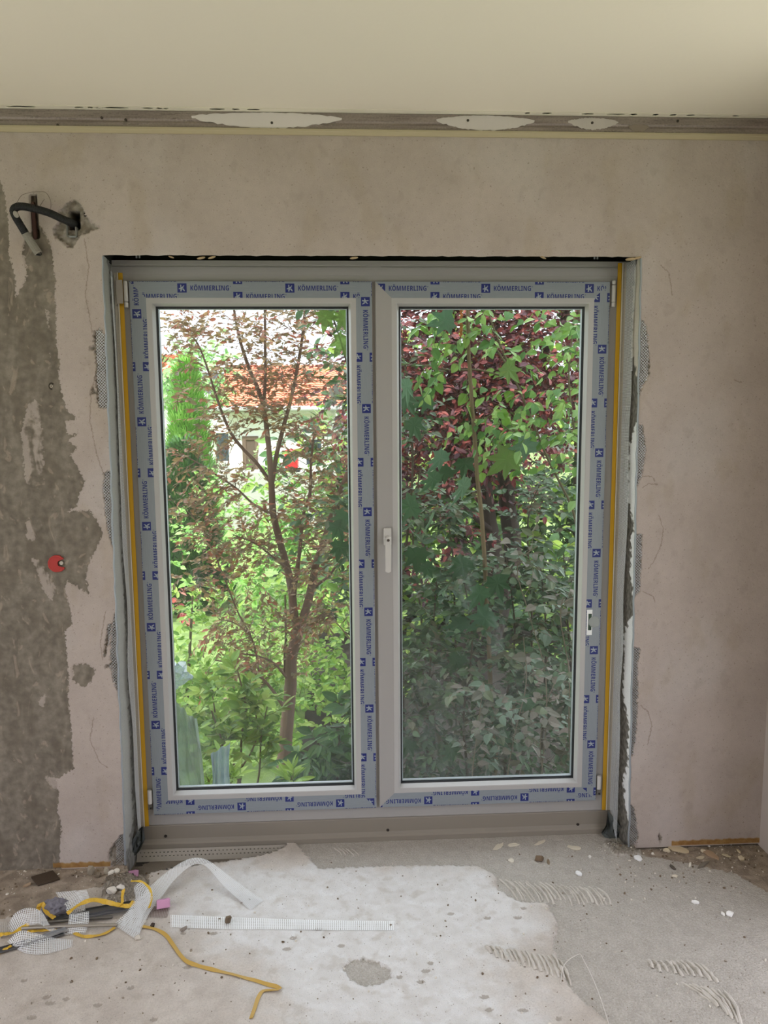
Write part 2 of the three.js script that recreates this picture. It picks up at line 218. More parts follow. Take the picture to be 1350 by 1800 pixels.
{ // galvanised angle under the ceiling and the cream bead below it
  const map = dataTexture(2048, 32, (i, j) => {
    const x = XL + i / 2048 * (XR - XL), v = j / 32; let c = rgb(128, 116, 111);
    c = lerp3(c, rgb(150, 138, 132), 0.5 + 0.8 * fbm(x * 3, v * 2, 2));
    if (n2(x * 5, v * 30) > 0.62 && n2(x * 60, v * 40) > -0.2) c = lerp3(c, rgb(92, 82, 76), 0.55);                  // scuffs
    return c.map((k) => k * (1 + 0.05 * n2(x * 90, v * 6)));
  });
  const sec = [[-0.002, 2.735], [0.004, 2.735], [0.005, 2.738], [0.0042, 2.75], [0.0012, 2.7565], [0.0012, 2.7585], [0.0048, 2.764], [0.0044, 2.7895], [-0.002, 2.7895]], g = prismX(sec, XL, XR), gp = g.attributes.position, gu = g.attributes.uv;
  for (let i = 0; i < gp.count; i++) gu.setXY(i, (gp.getX(i) - XL) / (XR - XL), (gp.getY(i) - 2.735) / 0.0545);
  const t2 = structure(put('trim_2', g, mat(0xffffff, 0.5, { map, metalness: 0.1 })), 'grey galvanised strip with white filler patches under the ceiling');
  // filler trowelled over the strip, tapering to thin ragged ends
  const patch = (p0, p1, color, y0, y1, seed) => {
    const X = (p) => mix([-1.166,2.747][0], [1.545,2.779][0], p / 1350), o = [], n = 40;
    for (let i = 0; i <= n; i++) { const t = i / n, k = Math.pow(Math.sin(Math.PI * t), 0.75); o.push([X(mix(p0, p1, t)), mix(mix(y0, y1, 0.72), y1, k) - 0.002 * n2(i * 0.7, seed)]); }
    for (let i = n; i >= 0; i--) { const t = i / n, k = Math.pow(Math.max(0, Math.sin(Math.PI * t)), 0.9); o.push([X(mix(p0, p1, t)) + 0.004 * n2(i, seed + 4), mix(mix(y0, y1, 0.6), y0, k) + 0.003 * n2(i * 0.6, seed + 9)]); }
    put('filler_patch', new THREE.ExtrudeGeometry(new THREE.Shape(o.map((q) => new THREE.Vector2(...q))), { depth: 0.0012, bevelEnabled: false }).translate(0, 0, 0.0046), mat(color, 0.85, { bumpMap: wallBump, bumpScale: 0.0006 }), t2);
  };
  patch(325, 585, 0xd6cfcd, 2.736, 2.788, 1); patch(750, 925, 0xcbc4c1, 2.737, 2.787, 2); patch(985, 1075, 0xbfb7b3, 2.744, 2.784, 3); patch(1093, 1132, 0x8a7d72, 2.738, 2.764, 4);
  for (const [x, y] of [[-0.819,2.764], [-0.738,2.758], [-0.236,2.754], [-0.969,2.738], [0.453,2.77], [0.899,2.767], [1.21,2.777]]) put('screw', new THREE.CylinderGeometry(0.0045, 0.0045, 0.004, 10).rotateX(Math.PI / 2).translate(x, y, 0.0062), mat(0x3a332d, 0.6), t2);
  structure(put('trim_3', prismX([[-0.002, 0], [0.006, 0], [0.0068, 0.005], [0.008, 0.01], [0.010, 0.013], [0.010, 0.02], [-0.002, 0.021]].map(([z, y]) => [z, y + 2.715]), XL, XR), mat(0xb3a78c, 0.85)), 'cream plaster bead under the galvanised strip');
}

// ------------------------------------------------------------------ the window
const pvc = mat(0x9e9b98, 0.4), pvcEdge = mat(0xaeacaa, 0.35), greyPvc = mat(0xaaa49c, 0.5), rubber = mat(0x1b1d20, 0.6), zinc = mat(0xaab0b6, 0.42, { metalness: 0.5 }), spacerMat = mat(0xb9bfc6, 0.35, { metalness: 0.6 });
const win = new THREE.Group(); win.name = 'window_1'; structure(win, 'white two-leaf window with blue-printed protective film'); scene.add(win);
const FZ = -0.136, SZ = -0.12;                                                     // room faces of the outer frame and of the two leaves
put('frame', [profileRing(-0.862, 1.112, 0.09, 2.316, [[0, -0.205], [0, FZ - 0.004], [0.004, FZ], [0.095, FZ], [0.098, FZ - 0.003], [0.098, -0.205], [0, -0.205]]),
  box(-0.862, 1.112, 2.262, 2.292, FZ - 0.002, FZ + 0.0035), box(-0.862, 1.112, 2.3, 2.316, FZ - 0.002, FZ + 0.002), box(0.09, 0.15, 0.12, 2.3, -0.2, FZ + 0.002)], pvc, win);
{ const g = prismX([[-0.205, 0.09], [-0.142, 0.09], [-0.139, 0.084], [-0.139, 0.03], [-0.134, 0.018], [-0.128, 0.012], [-0.127, -0.055], [-0.205, -0.055]], -0.862, 1.100); put('sill_profile', g, mat(0x857d72, 0.6), win); }
for (const [x, y] of [[-0.748,0.042,-0.138], [0.16,0.035,-0.138], [0.958,0.031,-0.138]]) { const s = put('screw', [new THREE.CylinderGeometry(0.0055, 0.006, 0.003, 14).rotateX(Math.PI / 2), box(-0.0035, 0.0035, -0.0007, 0.0007, 0.001, 0.0022), box(-0.0007, 0.0007, -0.0035, 0.0035, 0.001, 0.0022)], mat(0x2c2622, 0.5), win); s.position.set(x, y, -0.1375); }
for (const [x, y] of [[-0.748,2.324,-0.12], [0.965,2.325,-0.12]]) put('fixing_lug', [box(-0.008, -0.003, 0, 0.03, 0, 0.004), box(0.003, 0.008, 0, 0.03, 0, 0.004), box(-0.008, 0.008, 0.022, 0.03, 0, 0.004)], zinc, win).position.set(x, y - 0.004, -0.118);

const PERIOD = 0.399, FILM = 0.061;
const filmMap = (() => { // print of the protective film: three staggered rows of emblem and name
  const W = 2048, Hh = 313, k = W / PERIOD, c = canvasOf(W, Hh), x = c.getContext('2d'), r = rng(3);
  x.fillStyle = '#848b91'; x.fillRect(0, 0, W, Hh);
  for (let i = 0; i < 900; i++) { x.fillStyle = r() < 0.5 ? 'rgba(255,255,255,0.035)' : 'rgba(60,70,85,0.035)'; x.fillRect(r() * W, r() * Hh, 30 + r() * 260, 1 + r() * 3); }
  const ink = '#10206a', one = (u, v) => {
    const s = 0.034 * k, cx = u * k, cy = v * k; x.fillStyle = ink; x.fillRect(cx - s / 2, cy - s / 2, s, s);
    x.fillStyle = '#98a0a6'; x.save(); x.translate(cx - s / 2, cy - s / 2); x.scale(s, s);
    const poly = (q) => { x.beginPath(); q.forEach(([a, b], i) => x[i ? 'lineTo' : 'moveTo'](a, b)); x.fill(); };
    poly([[0.32, 0.14], [0.43, 0.14], [0.44, 0.42], [0.62, 0.3], [0.72, 0.36], [0.6, 0.5], [0.72, 0.62], [0.82, 0.84], [0.7, 0.86], [0.58, 0.66], [0.46, 0.7], [0.45, 0.88], [0.3, 0.88], [0.34, 0.62], [0.16, 0.64], [0.14, 0.54], [0.34, 0.48]]);
    poly([[0.66, 0.2], [0.76, 0.24], [0.72, 0.32], [0.64, 0.29]]); x.fillStyle = ink; poly([[0.5, 0.5], [0.6, 0.55], [0.52, 0.62]]); x.restore();
    x.fillStyle = ink; x.font = 'bold 120px sans-serif'; x.textBaseline = 'alphabetic'; const word = 'K\u00d6MMERLING', w = x.measureText(word).width;
    x.save(); x.translate(cx + s / 2 + 0.012 * k, cy + 0.0093 * k); x.scale(0.146 * k / w, 0.0186 * k / 87); x.fillText(word, 0, 0); x.restore();
    x.font = 'bold 26px sans-serif'; x.fillText('\u00ae', cx + s / 2 + 0.159 * k, cy - 0.004 * k);
  };
  for (const du of [-PERIOD, 0, PERIOD]) { one(0.05 + du, 0.0245); one(0.05 + PERIOD * 0.515 + du, 0.0555); one(0.05 + PERIOD * 0.515 + du, -0.007); }
  const t = new THREE.CanvasTexture(c); t.colorSpace = THREE.SRGBColorSpace; t.wrapS = THREE.RepeatWrapping; t.wrapT = THREE.ClampToEdgeWrapping; t.magFilter = THREE.LinearFilter; return t;
})();
const filmMat = mat(0xffffff, 0.42, { map: filmMap });
// one strip of film along one side of a leaf; mark is where the middle of an emblem of the outer row falls
function film(leaf, { x0, x1, y0, y1 }, side, mark) {
  const e = 0.0015, w = FILM, z = SZ + 0.0006, c = [[[x0 + e, y1 - e], [x1 - e, y1 - e], [x1 - w, y1 - w], [x0 + w, y1 - w], (p) => p[0], mark[0]], [[x1 - e, y1 - e], [x1 - e, y0 + e], [x1 - w, y0 + w], [x1 - w, y1 - w], (p) => -p[1], -mark[1]],
    [[x1 - e, y0 + e], [x0 + e, y0 + e], [x0 + w, y0 + w], [x1 - w, y0 + w], (p) => -p[0], -mark[0]], [[x0 + e, y0 + e], [x0 + e, y1 - e], [x0 + w, y1 - w], [x0 + w, y0 + w], (p) => p[1], mark[1]]][side];
  const u = (p) => (c[4](p) - c[5] + 0.05) / PERIOD, P = [], U = [], add = (i, v) => { P.push(c[i][0], c[i][1], z); U.push(u(c[i]), v); };
  for (const i of [0, 3, 2, 0, 2, 1]) add(i, i < 2 ? 1 : 0);
  put('protective_film', fromTriangles(P, U), filmMat, leaf);
}
const glass = new THREE.MeshPhysicalMaterial({ color: 0xf4f9f7, roughness: 0, transmission: 1, thickness: 0, ior: 1.5, side: THREE.DoubleSide });
// dust and wiped smears on the panes, plus a veil painted in for glare
const dustVeilMap = (seed, strokes, base) => dataTexture(512, 1200, (i, j) => {
  const u = i / 512 * 0.72, v = j / 1200 * 1.92, g = fbm(u * 9 + seed, v * 9, 4), f = n2(u * 170 + seed, v * 170), s = fbm(u * 38 + v * 14, v * 5 - u * 3 + seed, 3);
  let a = base * (0.6 + 0.9 * g + 0.35 * f);
  for (const [x, y, rx, ry, k] of strokes) { const d = Math.hypot((u - x) / rx, (v - y) / ry) + 0.5 * fbm(u * 14, v * 14 + seed, 3); a += k * smooth(1, 0.2, d) * clamp(0.55 + 0.9 * s + 0.3 * f); }
  return [a, a, a];
}, false);
function dusty(map) { return new THREE.MeshStandardMaterial({ color: 0xc9ccd0, roughness: 1, transparent: true, alphaMap: map, side: THREE.DoubleSide }); }
function makeLeaf(name, r, films, glassRect, dust_veil) {
  const leaf = new THREE.Group(); leaf.name = 'sash'; leaf.userData.label = name; win.add(leaf);
  put('sash_frame', profileRing(r.x0, r.x1, r.y0, r.y1, [[0.002, -0.195], [0, FZ + 0.003], [0, SZ - 0.003], [0.003, SZ], [0.0615, SZ], [0.062, -0.17], [0.086, -0.172], [0.086, -0.195], [0.002, -0.195]]), pvc, leaf);
  put('glazing_bead', profileRing(r.x0, r.x1, r.y0, r.y1, [[0.0605, SZ - 0.004], [0.0612, SZ + 0.0006], [0.078, SZ + 0.0012], [0.0815, SZ], [0.0885, SZ - 0.02], [0.0895, SZ - 0.024], [0.087, SZ - 0.03]]), pvcEdge, leaf);
  put('gasket', profileRing(r.x0, r.x1, r.y0, r.y1, [[0.085, SZ - 0.022], [0.0905, SZ - 0.025], [0.0935, SZ - 0.0275], [0.0935, SZ - 0.031]]), rubber, leaf);
  const g = { x0: r.x0 + 0.088, x1: r.x1 - 0.088, y0: r.y0 + 0.088, y1: r.y1 - 0.088 }, w = g.x1 - g.x0, h = g.y1 - g.y0, cx = (g.x0 + g.x1) / 2, cy = (g.y0 + g.y1) / 2;
  const pane = put('pane', new THREE.PlaneGeometry(w, h).translate(cx, cy, SZ - 0.032), glass, leaf);
  put('pane', new THREE.PlaneGeometry(w, h).translate(cx, cy, SZ - 0.05), glass, leaf);
  put('dust_veil', new THREE.PlaneGeometry(w, h).translate(cx, cy, SZ - 0.0515), dusty(dust_veil), leaf);
  put('spacer_bar', profileRing(g.x0, g.x1, g.y0, g.y1, [[0.0, SZ - 0.0335], [0.0085, SZ - 0.0335], [0.0085, SZ - 0.048], [0, SZ - 0.048]]), mat(0x2a2e33, 0.5), leaf);
  put('spacer_edge', profileRing(g.x0, g.x1, g.y0, g.y1, [[0.0085, SZ - 0.0345], [0.0115, SZ - 0.0365], [0.0115, SZ - 0.046], [0.0085, SZ - 0.047]]), spacerMat, leaf);
  for (const [side, mark] of films) film(leaf, r, side, mark);
  return leaf;
}
const LEFT = { x0: -0.788, x1: 0.1135, y0: 0.144, y1: 2.239 }, RIGHT = { x0: 0.1255, x1: 1.025, y0: 0.144, y1: 2.239 };
makeLeaf('left sash with protective film on all four sides', LEFT, [[0, [-0.593,2.218,-0.12]], [1, [0.092,1.765,-0.12]], [2, [-0.434,0.163,-0.12]], [3, [-0.764,1.322,-0.12]]], 0,
  dustVeilMap(3, [[0.22, 1.33, 0.05, 0.08, 0.28], [0.10, 0.87, 0.05, 0.05, 0.22], [0.42, 0.86, 0.06, 0.09, 0.2], [0.665, 1.6, 0.05, 0.03, 1.7], [0.66, 1.55, 0.045, 0.05, 0.7], [0.66, 1.47, 0.045, 0.07, 0.4], [0.12, 0.2, 0.2, 0.3, 0.10]], 0.06));
const rightLeaf = makeLeaf('right sash with a handle and no film on its left side', RIGHT, [[0, [0.545,2.22,-0.12]], [1, [0.994,1.587,-0.12]], [2, [0.326,0.166,-0.12]]], 0,
  dustVeilMap(8, [[0.27, 0.86, 0.06, 0.22, 0.22], [0.40, 0.62, 0.06, 0.16, 0.22], [0.3, 0.15, 0.5, 0.5, 0.10], [0.1, 0.3, 0.2, 0.4, 0.06]], 0.03));
{ // sticker on the film, handle, hinges
  const c = canvasOf(96, 320), x = c.getContext('2d'); x.fillStyle = '#e9ebea'; x.fillRect(0, 0, 96, 320); x.fillStyle = '#16321f'; x.fillRect(26, 50, 60, 210); x.fillStyle = '#39503f'; for (let i = 0; i < 9; i++) x.fillRect(34, 66 + i * 20, 40, 6);
  const t = new THREE.CanvasTexture(c); t.colorSpace = THREE.SRGBColorSpace;
  const st = put('sticker', box(-0.011, 0.011, -0.052, 0.052, 0, 0.0006), mat(0xffffff, 0.5, { map: t }), rightLeaf); st.position.set(0.978,0.905,-0.12); st.position.z = SZ + 0.001;
  const rd = put('round_seal', new THREE.CylinderGeometry(0.023, 0.023, 0.0006, 32).rotateX(Math.PI / 2), mat(0x8d9492, 0.25, { metalness: 0.6 }), rightLeaf); rd.position.set(0.997,0.907,-0.12); rd.position.z = SZ + 0.0018;
  const ls = put('reflection_strip', box(-0.0055, 0.0055, -0.042, 0.042, 0, 0.0008), mat(0xa9c0b8, 0.4), rightLeaf); ls.position.set(0.221,1.279,-0.172);  // pale plate standing in for the reflection of the outside lock
  const h = new THREE.Group(); h.name = 'handle'; win.add(h); h.position.set(0.165, 1.262, SZ);
  const white = mat(0xc2bfbb, 0.3), prof = [];
  put('rosette', rbox(0.031, 0.068, 0.011, 0.005, 4).translate(0, 0.006, 0.0055), white, h);
  put('neck', [new THREE.CylinderGeometry(0.0105, 0.0125, 0.034, 20).rotateX(Math.PI / 2).translate(0, 0, 0.026), new THREE.SphereGeometry(0.0125, 18, 12).scale(1, 1, 0.85).translate(0, 0, 0.043)], white, h);
  const lever = new THREE.ExtrudeGeometry((() => { const s = new THREE.Shape(); s.moveTo(-0.009, 0.004); s.lineTo(-0.0095, -0.05); s.lineTo(-0.0085, -0.124); s.quadraticCurveTo(0, -0.131, 0.0085, -0.124); s.lineTo(0.0095, -0.05); s.lineTo(0.009, 0.004); s.closePath(); return s; })(), { depth: 0.006, bevelEnabled: true, bevelSize: 0.0022, bevelThickness: 0.0035, bevelSegments: 4, steps: 1 }).translate(0, 0, 0.04);
  put('lever', lever, white, h);
  put('dark_disc', [new THREE.CylinderGeometry(0.0055, 0.0055, 0.002, 16).rotateX(Math.PI / 2).translate(0.0005, -0.001, 0.0545)], mat(0x4a3f3a, 0.4), h);  // small dark disc on the front of the handle
  const hingeMat = mat(0xc6c3bf, 0.3);
  const hinge = (x, y0, y1, r, cuts) => { const g = new THREE.Group(); g.name = 'hinge'; win.add(g); let a = y0; for (const b of [...cuts, y1]) { put('knuckle', new THREE.LatheGeometry([[0, a + 0.0008], [r * 0.85, a + 0.0008], [r, a + 0.003], [r, b - 0.003], [r * 0.85, b - 0.0008], [0, b - 0.0008]].map((q) => new THREE.Vector2(...q)), 16).translate(x, 0, FZ + 0.012), hingeMat, g); a = b; } return g; };
  hinge(-0.8, 2.142, 2.24, 0.0075, [2.163]); hinge(1.04, 2.145, 2.245, 0.0075, [2.163, 2.228]);
  for (const [x, y0, y1] of [[-0.8, 0.165, 0.25], [1.038, 0.165, 0.25]]) { const g = hinge(x, y0 + 0.026, y1, 0.009, []); put('pivot', [box(x - 0.009, x + 0.009, y0, y0 + 0.026, FZ - 0.002, FZ + 0.012)], mat(0x77746f, 0.4, { metalness: 0.5 }), g); put('adjusting_screw', new THREE.CylinderGeometry(0.004, 0.004, 0.003, 6).rotateX(Math.PI / 2).translate(x + 0.002, y0 + 0.007, FZ + 0.013), mat(0x1d1b19, 0.5), g); }
  put('plastic_flap', rbox(0.024, 0.085, 0.0015, 0.0006).translate(-0.822, 2.2, FZ + 0.016), mat(0xa79f95, 0.45), win);
}

// ------------------------------------------------------------------ strips beside the window
const tapeYellow = mat(0xc89a14, 0.55), beadPlastic = mat(0xb0a899, 0.6), fabricMat = mat(0xe6e9e9, 0.7);
function revealBead(label, x, s, y0, y1, drape) { // s = +1: the reveal lies to the right
  const t = thing('reveal_bead', label, 'plaster stop', [x, y0, FZ]); const L = y1 - y0;
  put('yellow_tape', gridSurface([0, 0.5, 1], range(0, L, 0.03), (u, y) => [s * (0.0165 * u - 0.0165) + 0.0006 * n2(y * 3, 2), y, 0.004 + 0.0009 * Math.sin(Math.PI * u)], () => [0, 0]), tapeYellow, t);
  const sh = new THREE.Shape([[0, 0], [0.0165, 0], [0.0165, L], [0, L]].map(([a, b]) => new THREE.Vector2(s * a, b)));
  for (let y = 0.01; y < L - 0.01; y += 0.0125) { const h = new THREE.Path(); for (let i = 0; i < 5; i++) { const a = -i / 5 * Math.PI * 2; h[i ? 'lineTo' : 'moveTo'](s * (0.0105 + Math.cos(a) * 0.0016), y + Math.sin(a) * 0.003); } sh.holes.push(h); }
  put('perforated_strip', new THREE.ExtrudeGeometry(sh, { depth: 0.002, bevelEnabled: false }).translate(0, 0, 0.004), beadPlastic, t);
  put('stop_lip', box(Math.min(0, s * 0.003), Math.max(0, s * 0.003), 0, L, 0.003, 0.009), mat(0xd8d1c4, 0.5), t);
  // glass-fibre mesh from the strip towards the room along the reveal: cross threads and lengthwise threads
  const P = [], pt = (u, y) => drape(u, y), th = 0.00085;
  for (let y = 0.004; y < L; y += 0.0042) { const n = 7; for (let i = 0; i < n; i++) { const yy = y + 0.004 * n2(y * 2, 7), a = pt(i / n, yy), b = pt((i + 1) / n, yy); quad(P, [a[0], a[1] - th, a[2]], [b[0], b[1] - th, b[2]], [b[0], b[1] + th, b[2]], [a[0], a[1] + th, a[2]]); } }
  for (let i = 0; i <= 10; i++) for (let y = 0; y < L - 0.03; y += 0.03) { const a = pt(i / 10, y), b = pt(i / 10, y + 0.03), w = 0.0007; quad(P, [a[0], a[1], a[2] - w], [a[0], a[1], a[2] + w], [b[0], b[1], b[2] + w], [b[0], b[1], b[2] - w]); }
  stuff(put('mesh_fabric', fromTriangles(P), fabricMat, t));
}
const lowL = [-0.833,0.091,-0.13], lowR = [1.065,0.095,-0.13];
revealBead('yellow taped plaster stop with mesh fabric along the left side of the window', -0.8275, -1, lowL[1], 2.27, (u, y) => { const yy = y + lowL[1]; return [-0.0165 + 0.001 * u + 0.0025 * Math.sin(u * 3 + yy * 2), y, 0.006 + u * (0.045 + 0.02 * n2(yy * 1.7, 4))]; });
revealBead('yellow taped plaster stop with mesh fabric along the right side of the window', 1.0725, 1, lowR[1], 2.31, (u, y) => { const yy = y + lowR[1], w = 0.075 + 0.012 * n2(yy * 2.1, 1) + (yy > 1.9 ? 0.01 : 0); return [0.0165 + 0.004 * u + 0.003 * Math.sin(Math.PI * u) * (0.6 + n2(yy * 3, 5)), y - u * 0.1 * smooth(0.3, 0.0, y), 0.006 + u * w]; });

function cornerBead(label, edge, s) { // galvanised angle bead in the plaster edge, bared where the plaster has come off
  const t = thing('corner_bead', label, 'corner bead'), nose = [];
  const ys = range(0.005, OT - 0.005, 0.03);
  for (let i = 0; i + 1 < ys.length; i++) { const prof = (y) => { const e = edge(y); return [[e + s * 0.006, y, -0.006], [e + s * 0.003, y, 0.0005], [e, y, 0.0022], [e - s * 0.002, y, -0.0005], [e - s * 0.001, y, -0.01]]; }, a = prof(ys[i]), b = prof(ys[i + 1]); for (let k = 0; k < 4; k++) quad(nose, a[k], a[k + 1], b[k + 1], b[k]); }
  put('bead_nose', fromTriangles(nose), zinc, t);
  const P = [], w = 0.036, dy = 0.011, th = 0.0013, strand = (x0, y0, x1, y1) => { const n = 4; for (let i = 0; i < n; i++) { const f = (k) => { const y = mix(y0, y1, k / n); return [edge(y) + s * mix(x0, x1, k / n), y, -0.0028 + 0.0014 * Math.sin(k * 2.2 + y * 90)]; }, a = f(i), b = f(i + 1); quad(P, [a[0], a[1] - th, a[2]], [b[0], b[1] - th, b[2]], [b[0], b[1] + th, b[2] + 0.0008], [a[0], a[1] + th, a[2] + 0.0008]); } };
  for (let y = 0.01; y < OT - 0.04; y += dy) { strand(0.004, y, w, y + 0.034); strand(0.004, y + 0.034, w, y); }
  stuff(put('expanded_mesh', fromTriangles(P), mat(0xc4c8cc, 0.4, { metalness: 0.5 }), t));
}
cornerBead('galvanised corner bead in the left edge of the window opening, bared in patches', edgeL, -1);
cornerBead('galvanised corner bead in the right edge of the window opening, bared in patches', edgeR, 1);

// sealing membrane in the two lower corners, perforated strip on the left under the sill
function membrane(label, poly, z0, z1, seed) {
  const c = poly.reduce((a, q) => [a[0] + q[0] / poly.length, a[1] + q[1] / poly.length], [0, 0]), P = [], f = (k, u) => { const q = poly[k % poly.length], x = mix(c[0], q[0], u), y = mix(c[1], q[1], u); return [x + 0.004 * n2(x * 60 + seed, y * 60), y, mix(z0, z1, (x - c[0]) * seed * 6 + 0.5) + 0.016 * n2(x * 45, y * 45 + seed) * (0.4 + u)]; };
  const us = range(0, 1, 0.2); for (let k = 0; k < poly.length; k++) for (let i = 0; i < us.length - 1; i++) quad(P, f(k, us[i]), f(k + 1, us[i]), f(k + 1, us[i + 1]), f(k, us[i + 1]));
  const n = P.length; for (let i = 0; i < n; i += 9) P.push(...P.slice(i + 6, i + 8), P[i + 8] - 0.012, ...P.slice(i + 3, i + 5), P[i + 5] - 0.012, ...P.slice(i, i + 2), P[i + 2] - 0.012);
  tag(put('sealing_membrane', fromTriangles(P), mat(0x4d5251, 0.7)), label, 'membrane');
}
membrane('dark crumpled sealing membrane in the lower left corner of the window opening', [[-0.827,0.11,-0.1],[-0.846,0.096,-0.1],[-0.86,0.068,-0.1],[-0.876,0.034,-0.1],[-0.878,-0.015,-0.1],[-0.857,-0.006,-0.1],[-0.836,0.018,-0.1],[-0.828,0.047,-0.1]].map((q) => q.slice(0, 2)), -0.11, -0.07, -1);
membrane('dark crumpled sealing membrane in the lower right corner of the window opening', [[1.077,0.101,-0.1],[1.099,0.075,-0.1],[1.124,0.039,-0.1],[1.14,-0.007,-0.1],[1.127,-0.042,-0.1],[1.093,-0.035,-0.1],[1.053,0.001,-0.1],[1.066,0.046,-0.1]].map((q) => q.slice(0, 2)), -0.11, -0.07, 1);
{
  const t = thing('perforated_strip', 'grey perforated strip lying under the sill at the left window corner', 'perforated strip', [-0.86, 0, -0.124]);
  const L = 0.62, sh = new THREE.Shape([[0, -0.05], [L, -0.05], [L, -0.004], [0, -0.004]].map((q) => new THREE.Vector2(...q)));
  for (let i = 0; i < 38; i++) for (let k = 0; k < 2; k++) { const h = new THREE.Path(); h.absellipse(0.014 + i * 0.0158 + k * 0.0079, -0.016 - k * 0.014, 0.0034, 0.0022, 0, Math.PI * 2, true); sh.holes.push(h); }
  put('strip_face', new THREE.ExtrudeGeometry(sh, { depth: 0.0015, bevelEnabled: false, curveSegments: 3 }).rotateX(-0.45), mat(0x9c958a, 0.6), t);
  put('strip_backing', box(0, L, -0.052, -0.046, -0.005, 0.05), mat(0x3a352f, 0.9), t);
}

// ------------------------------------------------------------------ the floor
const FX0 = -1.6, FZ1 = 0.96, FZ0 = -0.16;
const roughPolys = [[[0.498,0.075],[0.552,0.142],[0.547,0.234],[0.599,0.305],[0.706,0.321],[0.702,0.353],[0.712,0.398],[0.703,0.472],[0.665,0.535],[0.663,0.584],[0.662,0.651],[0.661,0.72],[0.685,0.78],[0.714,0.828],[0.741,0.875],[0.756,0.962],[2.312,1.056],[3.612,-0.063],[-0.33,-0.32],[-0.12,0.058],[0.134,0.055]], [[-0.025,0.604],[-0.004,0.574],[0.042,0.567],[0.087,0.59],[0.12,0.618],[0.129,0.658],[0.092,0.68],[0.039,0.687],[-0.004,0.66]]];
const dirtPolys = [[[-1.968,-0.334],[-1.547,0.403],[-1.121,0.258],[-0.999,0.147],[-0.904,0.118],[-0.755,0.127],[-0.769,0.054],[-0.854,-0.091],[-0.997,-0.271]], [[1.219,-0.219],[1.156,0.039],[1.304,0.096],[1.465,0.182],[1.542,0.321],[1.964,0.445],[2.409,-0.141]]];
const paleSheenPolys = [[[-0.622,0.056],[-0.109,0.059],[0.496,0.09],[0.54,0.16],[0.58,0.313],[0.689,0.34],[0.685,0.474],[0.645,0.539],[0.506,0.474],[0.312,0.625],[0.394,0.86],[-0.161,0.826],[-0.266,0.589],[-0.412,0.446],[-0.593,0.303]], [[1.159,0.047],[1.282,0.094],[1.22,0.174],[1.184,0.164]], [[0.151,0.589],[0.488,0.733],[0.622,0.874],[0.132,0.865]]];  // pale floor centre: laitance with the window reflection painted in
const floorMask = makeMask(FX0, XR, FZ0, FZ1, 1024, 352, [['#f00', roughPolys], ['#0f0', dirtPolys], ['#00f', paleSheenPolys]]);
const paleSheenMask = makeMask(FX0, XR, FZ0, FZ1, 512, 176, [['#00f', paleSheenPolys]], 14);
const holePoly = [[-0.921,-0.187],[-0.289,-0.181],[-0.254,-0.118],[-0.307,-0.072],[-0.395,-0.041],[-0.481,-0.019],[-0.554,-0.004],[-0.675,0.008],[-0.76,0.04],[-0.808,0.085],[-0.852,0.049]];
const holeMask = makeMask(FX0, XR, FZ0, FZ1, 1024, 352, [['#f00', [holePoly]], ['#0f0', [[[-0.927,0.077],[-0.807,0.048],[-0.751,0.128],[-0.755,0.209],[-0.847,0.243],[-0.905,0.183]], [[1.044,-0.06],[1.14,-0.011],[1.167,0.039],[1.054,0.032]]]]]);
const pits = [[-1.017,0.6],[-0.921,0.675],[-0.902,0.699],[-0.858,0.685],[-0.756,0.716],[-0.932,0.754],[-0.574,0.784],[-0.193,0.454],[-0.209,0.508],[0.614,0.348],[0.477,0.392],[0.582,0.396],[0.15,0.657],[0.215,0.681],[0.236,0.635],[0.254,0.601],[0.404,0.807],[0.504,0.813],[0.599,0.851],[0.352,0.363],[0.4,0.755],[-0.567,0.407],[-0.465,0.414],[-0.519,0.573],[-0.676,0.652],[-0.031,0.503],[-0.109,0.413]];
function floorHeight(x, z, detail = true) {
  const [rough] = floorMask(x, z, 0.012, 40), [hole, rubble] = holeMask(x, z, 0.012, 45);
  let y = 0.0022 * fbm(x * 2.5, z * 2.5, 3) - 0.008 * smooth(0.35, 0.65, rough) + 0.0012 * fbm(x * 30, z * 30, 3) * (0.4 + rough);
  y -= 0.046 * smooth(0.3, 0.7, hole);
  y += smooth(0.2, 0.8, rubble) * (0.010 + 0.022 * Math.abs(fbm(x * 26, z * 26, 4)));
  if (detail) for (let i = 0; i < pits.length; i++) { const dx = (x - pits[i][0]) / (0.013 + 0.004 * (i % 3)), dz = (z - pits[i][1]) / 0.012, d = dx * dx + dz * dz; if (d < 1) y -= 0.0035 * (1 - d); }
  return y;
}
